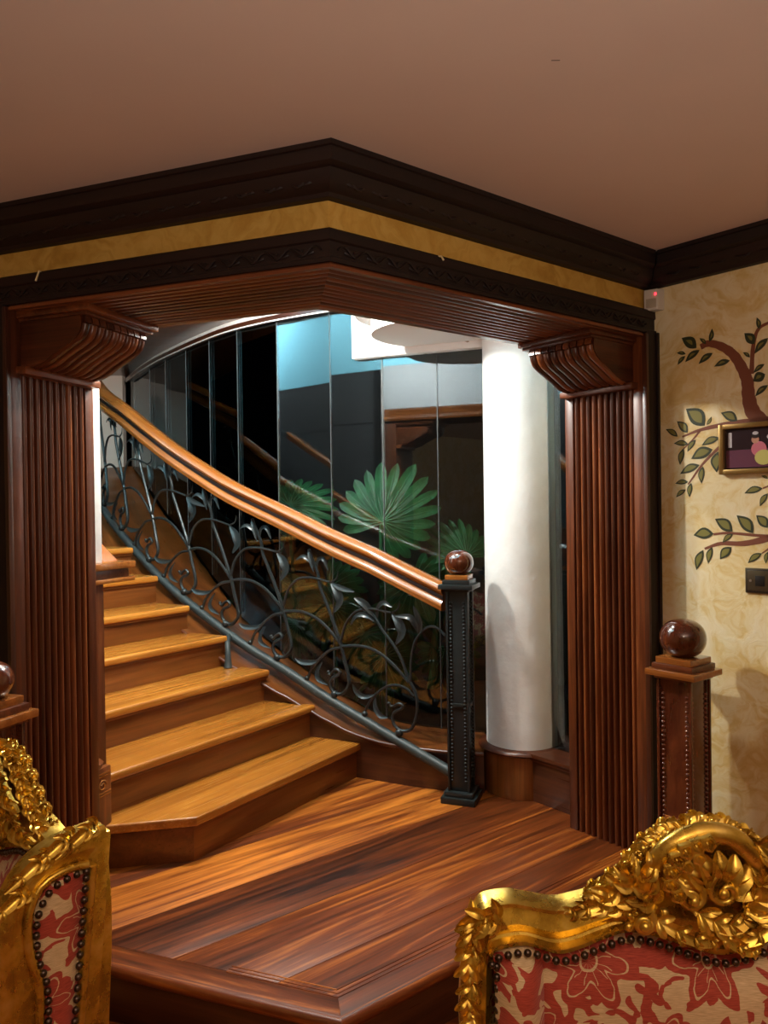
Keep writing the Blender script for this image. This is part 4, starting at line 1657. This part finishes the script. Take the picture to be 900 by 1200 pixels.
def armchair(loc, rot, label, wing):
    root = thing('gilded_armchair', loc, label, 'armchair', group='gilded armchairs', local=True, rot=rot)
    n = 60
    U = half_pts(UP, n)
    Lw = half_pts(LO, n)
    # ---- top rail: moulded band between the two contours
    prof = [(0.0, .020), (0.0, -.006), (.06, -.022), (.14, -.022), (.20, -.010), (.30, -.012), (.55, -.018), (.76, -.012), (.82, -.014), (.88, -.026), (.96, -.026), (1.0, -.010), (1.0, .020)]
    rows = []
    for a_, b_ in zip(U, Lw):
        rows.append([a_.lerp(b_, f) + Vector((0, y, 0)) for f, y in prof])
    rail = local_obj('top_rail', grid_geo(rows, True), 'gold', root, 40)
    # ---- stiles
    for sg in (-1, 1):
        ctrl = [(-.382, 0, lz(1058)), (-.398, -.004, lz(1100)), (-.402, -.006, lz(1150)), (-.404, -.010, lz(1200)), (-.398, -.02, .50), (-.375, -.02, .40)]
        inner = [(-.352, 0, lz(1092)), (-.352, 0, lz(1110)), (-.353, 0, lz(1150)), (-.354, 0, lz(1200)), (-.352, 0, .50), (-.34, 0, .40)]
        pc, pi_ = catmull(ctrl, 8), catmull(inner, 8)
        rows = []
        for a_, b_ in zip(pc, pi_):
            rows.append([Vector((sg * p.x * -1 if sg > 0 else p.x, p.y, p.z)) for p in
                         (a_ + Vector((0, .022, 0)), a_ + Vector((0, -.012, 0)), a_.lerp(b_, .25) + Vector((0, -.034, 0)), a_.lerp(b_, .5) + Vector((0, -.020, 0)), a_.lerp(b_, .75) + Vector((0, -.028, 0)), b_ + Vector((0, -.010, 0)), b_ + Vector((0, .022, 0)))])
        st = local_obj('stile', grid_geo(rows, True), 'gold', root, 45)
        # carved leaf and scroll running down the stile
        mx = lambda p: Vector((p[0] if sg < 0 else -p[0], p[1], p[2]))
        g = []
        for k, (z_, w, dx) in enumerate(((lz(1064), .05, .0), (lz(1100), .045, -.006), (lz(1140), .04, -.008), (lz(1180), .034, -.008), (lz(1220), .03, -.006))):
            g.append(acanthus([mx((-.376 + dx, -.034, z_ + .012)), mx((-.388 + dx, -.044, z_ - .018)), mx((-.378 + dx, -.036, z_ - .050))], w, (0, -1, .1), 3))
        g.append(acanthus([mx((-.340, -.030, lz(1066))), mx((-.366, -.046, lz(1056))), mx((-.392, -.040, lz(1078))), mx((-.394, -.034, lz(1108)))], .05, (0, -1, .2), 4))
        g.append(scroll_geo(mx((-.366, -.036, lz(1068))), .020, 1.4, thick=.007, ph=1.0, sg=sg))
        local_obj('carved_leaves', merge(*g), 'gold', st, 60)
    # ---- crest carving, one part per motif (asymmetric cartouche)
        zc = lz(1022)
    Q = lambda px, py, y=-.03: Vector((lx(px), y, lz(py)))
    crest = local_obj('crest', grid_geo([[Vector((lx(p), y, lz(q))) for p, q, y in
                                          ((px_, 1075, .02), (px_, 1075, -.016), (px_, t_ + 8, -.02), (px_, t_ + 2, -.006), (px_, t_ + 2, .02))]
                                         for px_, t_ in ((680, 1050), (704, 1036), (726, 1020), (746, 994), (768, 976), (800, 964), (830, 966), (856, 976), (880, 994), (905, 1014), (930, 1032), (960, 1048), (985, 1054))], True), 'gold', root, 50)
    # rim of the shell
    rim = [Q(755, 1040, -.03), Q(748, 1010, -.038), Q(757, 986, -.044), Q(780, 970, -.046), Q(808, 964, -.044), Q(836, 970, -.044), Q(858, 990, -.042), Q(872, 1015, -.038), Q(880, 1040, -.03)]
    local_obj('shell_rim', tube_geo(catmull(rim, 6), lambda q: .0115 + .005 * math.sin(math.pi * q), 9), 'gold', crest, 60)
    # florets along upper left of the rim
    for px_, py_, r_ in ((757, 1012, .011), (760, 998, .012), (766, 985, .012), (776, 975, .012), (788, 970, .012), (800, 967, .0115), (776, 992, .010), (766, 1024, .011), (789, 983, .010)):
        local_obj('floret', cup_geo(Q(px_, py_, -.067), r_ * 1.12), 'gold', crest, 60)
    # petals fanned inside the shell
    for i in range(7):
        an = math.radians(150 - i * 21)
        c0 = Q(818, 1040, -.034)
        d = Vector((math.cos(an), 0, math.sin(an)))
        local_obj('shell_petal', leaf_geo([c0 + d * .012, c0 + d * .045 + Vector((0, -.016, 0)), c0 + d * .072 + Vector((0, -.004, 0))], .030, (0, -1, .15), .006, .5, 4), 'gold', crest, 60)
    # big curling leaves
    for pts, w in (([(870, 985), (892, 1000), (905, 1022), (900, 1048)], .055), ([(858, 978), (880, 984), (908, 1004), (932, 1030)], .050), ([(845, 1060), (862, 1040), (868, 1012), (880, 992)], .050),
                   ([(752, 1050), (738, 1030), (736, 1006), (752, 990)], .044), ([(745, 1042), (722, 1020), (716, 1006), (728, 1000)], .048), ([(735, 1040), (705, 1026), (688, 1030), (670, 1042)], .046),
                   ([(720, 1046), (690, 1040), (662, 1046), (645, 1056)], .036), ([(740, 1058), (770, 1072), (800, 1082), (830, 1088)], .036), ([(900, 1040), (880, 1062), (852, 1080), (822, 1090)], .040),
                   ([(905, 1036), (935, 1046), (962, 1050), (990, 1056)], .046), ([(790, 1052), (812, 1062), (838, 1064), (862, 1052)], .044), ([(905, 1075), (890, 1060), (872, 1056), (855, 1062)], .040),
                   ([(800, 1062), (822, 1078), (848, 1094), (868, 1100)], .030)):
        y0 = -.032
        N_ = len(pts)
        mid = [Q(p[0], p[1], y0 - .022 * math.sin(math.pi * (i + .4) / N_)) for i, p in enumerate(pts)]
        local_obj('carved_leaf', acanthus(mid, w, (0, -1, .15), 4), 'gold', crest, 60)
    for px_, py_, r_, ph, sg in ((826, 1030, .030, 0, 1), (788, 1036, .024, 2, -1), (870, 1062, .022, 3, 1), (735, 1065, .016, 1, -1), (896, 1020, .018, 2, 1)):
        local_obj('carved_scroll', scroll_geo(Q(px_, py_, -.040), r_, 1.5, thick=.008, ph=ph, sg=sg, rise=.012), 'gold', crest, 60)
    # leaves along the top edge of the crest
    edge = [(684, 1048), (706, 1034), (726, 1018), (744, 994), (764, 976), (790, 965), (820, 963), (846, 970), (870, 986), (894, 1006), (918, 1026), (946, 1044), (972, 1054)]
    for i in range(len(edge) - 1):
        (a0, a1), (b0, b1) = edge[i], edge[i + 1]
        sgn = -1 if i < 5 else 1
        q0, q1 = (edge[i + 1], edge[i]) if sgn < 0 else (edge[i], edge[i + 1])
        dirn = Vector((lx(q1[0]) - lx(q0[0]), 0, lz(q1[1]) - lz(q0[1]))).normalized()
        outw = Vector((-dirn.z, 0, dirn.x))
        if outw.z < 0:
            outw = -outw
        for yy, sc_ in ((-.016, 1.0), (.010, .85)):
            p0 = Q(q0[0], q0[1] + 3, yy)
            mid = [p0, p0 + dirn * .026 * sc_ + outw * .010, p0 + dirn * .050 * sc_ + outw * .002]
            local_obj('edge_leaf', acanthus(mid, .030 * sc_, outw + Vector((0, -.5 if yy < 0 else .5, 0)), 3), 'gold', crest, 60)
    # berries
    g = []
    for k in range(22):
        px_, py_ = random.uniform(716, 760), random.uniform(1052, 1074)
        g.append(ball_geo(Q(px_, py_, -.032 - .01 * random.random()), random.uniform(.006, .0085), 8, 6))
    for k in range(16):
        px_, py_ = random.uniform(876, 920), random.uniform(1030, 1068)
        g.append(ball_geo(Q(px_, py_, -.036), random.uniform(.006, .009), 8, 6))
    o = local_obj('berry_cluster', merge(*g), 'gold', crest, 60)
    o['kind'] = 'stuff'
    # ---- upholstery: side rolls and centre panel
    inner = []
    zb = .40
    rows = []
    NX, NZ = 64, 24
    low = sorted([(p.x, p.z) for p in Lw])

    def ztop_(x):
        return interp(low, max(low[0][0], min(low[-1][0], x)))
    for j in range(NZ + 1):
        r = []
        for i in range(NX + 1):
            x = -.352 + .704 * i / NX
            zt_ = ztop_(x) + .012
            z = zb + (zt_ - zb) * j / NZ
            ax_ = abs(x)
            y = -.004 - .024 * min(1, (zt_ - z) / .06)
            if ax_ > .280:
                q = (ax_ - .280) / .072
                y -= .034 * math.sin(math.pi * min(1, q * .92 + .06)) ** .7 * min(1, (zt_ - z) / .05)
            else:
                y -= .020 * (1 - (ax_ / .280) ** 4) * min(1, (zt_ - z) / .07)
            y += .014 * math.exp(-((ax_ - .280) / .006) ** 2)
            r.append(Vector((x, y, z)))
        rows.append(r)
    local_obj('back_upholstery', grid_geo(rows, False, lambda p: (p[0] + .02, p[2] + .013, 0)), 'damask', root, 60)
    local_obj('back_lining', grid_geo([[Vector((x, .014, z)) for x in (-.37, .37)] for z in (.38, .86)], False, lambda p: (p[0], p[2], 0)), 'damask', root, 60)
    # ---- nails
    nm = None
    line = [p for p in Lw]
    acc = 0
    s = [0]
    for i in range(1, len(line)):
        s.append(s[-1] + (line[i] - line[i - 1]).length)
    V, F, G = ball_geo((0, 0, 0), .0062, 8, 6)
    nme = mesh('nail', V, F, 'nail', G, smooth=60)

    def nail(p):
        o = bpy.data.objects.new('nail', nme)
        COL.objects.link(o)
        o.parent = root
        o.location = p
    k = 0
    while k * .0150 < s[-1]:
        t = k * .0150
        i = 0
        while i < len(s) - 2 and s[i + 1] < t:
            i += 1
        f = (t - s[i]) / max(1e-9, s[i + 1] - s[i])
        nail(line[i].lerp(line[i + 1], f) + Vector((0, -.034, -.004)))
        k += 1
    for sg in (-1, 1):
        for j in range(22):
            nail((sg * .349, -.032, lz(1118) - j * .0165))
    # ---- seat, apron, arms, legs
    rows = []
    for i in range(13):
        u = -1 + 2 * i / 12
        rows.append([Vector((.34 * u, -.03 - .56 * j / 10, .45 + .05 * (1 - u ** 4) * math.sin(math.pi * (j + .3) / 10.6) ** .5)) for j in range(11)])
    local_obj('seat_cushion', grid_geo(rows, False, lambda p: (p[0], p[1], 0)), 'damask', root, 60)
    fx2 = frame(Vector((0, 0, 0)), Vector((1, 0, 0)), Vector((0, 1, 0)))
    for nm2, pl2 in (('seat_rail', [(-.37, -.61), (.37, -.61), (.37, -.57), (-.37, -.57)]), ('seat_rail', [(-.37, -.57), (-.33, -.57), (-.33, .0), (-.37, .0)]), ('seat_rail', [(.33, -.57), (.37, -.57), (.37, .0), (.33, .0)]), ('seat_rail', [(-.33, -.03), (.33, -.03), (.33, .015), (-.33, .015)])):
        V, F, G = prism(fx2, pl2, .36, .455)
        o = bpy.data.objects.new(nm2, mesh(nm2, V, F, 'gold', G, bevel=.008))
        COL.objects.link(o)
        o.parent = root
    for sx in (-1, 1):
        local_obj('leg', tube_geo(catmull([(sx * .34, -.58, .38), (sx * .365, -.60, .26), (sx * .345, -.58, .10), (sx * .37, -.615, .012)], 6), lambda q: .034 - .02 * q + .012 * max(0, q - .9) * 10, 9), 'gold', root, 60)
        local_obj('leg', tube_geo(catmull([(sx * .34, -.01, .38), (sx * .345, .01, .2), (sx * .35, .06, .012)], 6), lambda q: .03 - .012 * q, 9), 'gold', root, 60)
        if not wing:
            arm = local_obj('arm', tube_geo(catmull([(sx * .385, -.01, .70), (sx * .40, -.12, .665), (sx * .405, -.32, .655), (sx * .40, -.44, .645), (sx * .40, -.475, .625)], 8), lambda q: .026 + .008 * q, 10), 'gold', root, 60)
            local_obj('arm_support', tube_geo(catmull([(sx * .40, -.43, .64), (sx * .415, -.40, .55), (sx * .37, -.46, .42)], 6), lambda q: .022, 9), 'gold', arm, 60)
    if wing:
        build_wings(root, nail)
    return root


def build_wings(root, nail):
    """closed side panels from back to front with a curved top rail, fabric outside and in"""
    for sg in (-1, 1):
        X0 = sg * .395
        # side elevation in (y,z): from the back corner forwards
        top = [(.0, .978), (-.05, .975), (-.09, .968), (-.13, .945), (-.155, .91), (-.170, .86), (-.173, .79), (-.175, .73), (-.19, .68), (-.25, .655), (-.40, .648), (-.52, .635)]
        tp = resample([(a_, b_) for a_, b_ in top], 40)
        prof = [(-.022, -.010), (-.026, .000), (-.020, .008), (-.008, .006), (.000, .009), (.010, .006), (.020, .008), (.027, .000), (.022, -.034), (-.018, -.034)]
        rows = []
        for i, p in enumerate(tp):
            a_, b_ = tp[max(i - 1, 0)], tp[min(i + 1, len(tp) - 1)]
            T = (b_ - a_).normalized()
            nn_ = Vector((-T.y, T.x, 0))
            if nn_.y < 0:
                nn_ = -nn_
            if nn_.x > 0 and abs(nn_.y) < .3:
                nn_ = -nn_
            rows.append([Vector((X0 + sg * o_, p.x + nn_.x * h, p.y + nn_.y * h)) for o_, h in prof])
        wr = local_obj('wing_rail', grid_geo(rows, True), 'gold', root, 50)
        # back post and lower rail framing the outside panel
        for nm2, y0, y1, z0, z1 in (('wing_post', -.030, .012, .38, .975), ('wing_lower_rail', -.56, .0, .40, .455)):
            V, F, G = prism(frame(Vector((0, 0, 0)), Vector((1, 0, 0)), Vector((0, 1, 0))), [(X0 - .024, y0), (X0 + .024, y0), (X0 + .024, y1), (X0 - .024, y1)], z0, z1)
            V = [v + Vector((0, -.10 * max(0, .92 - v.z) if nm2 == 'wing_post' else 0, 0)) for v in V]
            o = bpy.data.objects.new(nm2, mesh(nm2, V, F, 'gold', G, bevel=.008))
            COL.objects.link(o)
            o.parent = root
        # fabric panel, outline follows the rail 45 mm inside
        inn = [(-.030, .926), (-.06, .930), (-.10, .922), (-.122, .897), (-.130, .86), (-.126, .81), (-.115, .77), (-.113, .72), (-.118, .6), (-.125, .46)]
        ip = resample(inn, 34)
        rows = []
        for p in ip:
            r = []
            for j in range(9):
                q = j / 8
                y = p.x * (1 - q) + (-.030 - .10 * (.92 - p.y)) * q
                r.append(Vector((X0 + sg * (.018 + .012 * math.sin(math.pi * q)), y, p.y)))
            rows.append(r)
        local_obj('wing_upholstery', grid_geo(rows, False, lambda p: (p[1] * 1.0 + .03, p[2], 0)), 'damask', root, 60)
        local_obj('wing_lining', grid_geo([[Vector((X0 - sg * .016, y, z)) for y in (-.03, -.17)] for z in (.45, .66)] + [[Vector((X0 - sg * .016, y, z)) for y in (-.03, -.14)] for z in (.7, .93)], False, lambda p: (p[1], p[2], 0)), 'damask', root, 60)
        # gold inner moulding around the fabric
        mould = [Vector((X0 + sg * .026, p.x - .004, p.y + .004)) for p in ip]
        local_obj('panel_moulding', tube_geo(mould, .0075, 7), 'gold', wr, 60)
        V, F, G = tube_geo([Vector((X0 + sg * .026, -.026 - .10 * (.92 - z), z)) for z in (.925, .70, .46)], .0075, 7)
        local_obj('panel_moulding', (V, F, G), 'gold', wr, 60)
        rows = []
        for p, q2 in zip(ip, resample([(a_ - .0, b_) for a_, b_ in ((-.02, .955), (-.06, .955), (-.11, .945), (-.14, .92), (-.155, .875), (-.158, .82), (-.156, .77), (-.16, .70), (-.17, .6), (-.18, .45))], 34)):
            rows.append([Vector((X0 + sg * .020, p.x, p.y)), Vector((X0 + sg * .022, (p.x + q2.x) / 2, (p.y + q2.y) / 2)), Vector((X0 + sg * .026, q2.x, q2.y))])
        local_obj('wing_frame', grid_geo(rows), 'gold', wr, 60)
        for k in range(1, 34):
            p = ip[k]
            nail((X0 + sg * .030, p.x + .008, p.y - .008))
        for k in range(24):
            nail((X0 + sg * .030, -.038 - .10 * (.01 + k * .0178), .910 - k * .0178))
        # carved leaves along the wing rail
        g = []
        for k, (y, z) in enumerate(((-.04, .985), (-.08, .980), (-.12, .958), (-.150, .915))):
            g.append(acanthus([Vector((X0 + sg * .016, y + .03, z + .004)), Vector((X0 + sg * .034, y, z + .006)), Vector((X0 + sg * .030, y - .05, z - .026))], .034, (sg, 0, .4), 3))
        local_obj('carved_leaves', merge(*g), 'gold', wr, 60)


armchair(((830 - 450) * PX + .004, 1.20, Z_ROOM), 0.0, 'gilded armchair in front of the mural newel with carved crest and red damask back', False)
armchair((-.790, 1.615, Z_ROOM), math.radians(-44), 'gilded wing armchair cut off by the left edge, carved crest in profile', True)

# ---- lamps as fixtures the place has
for (x_, y_, z_), lb in zip(LAMPS, ('pendant lamp above the stairs hidden behind the wider lintel run', 'pendant lamp above the landing hidden behind the lintel by the column')):
    fx_ = thing('pendant_lamp', (x_, y_, z_), lb, 'lamp', group='stairwell pendant lamps')
    lathe('ceiling_rose', [(.07, 3.198), (.07, 3.180), (.03, 3.165)], (x_, y_, 0), 'steel', fx_, 20)
    tube('lamp_rod', [(x_, y_, 3.17), (x_, y_, z_ + .12)], .008, 'steel', fx_, 8)
    lathe('lamp_holder', [(.012, z_ + .055), (.035, z_ + .06), (.04, z_ + .09), (.02, z_ + .125)], (x_, y_, 0), 'steel', fx_, 20)
    fix_children(fx_)

for o in list(bpy.data.objects):
    if '_local' in o:
        del o['_local']
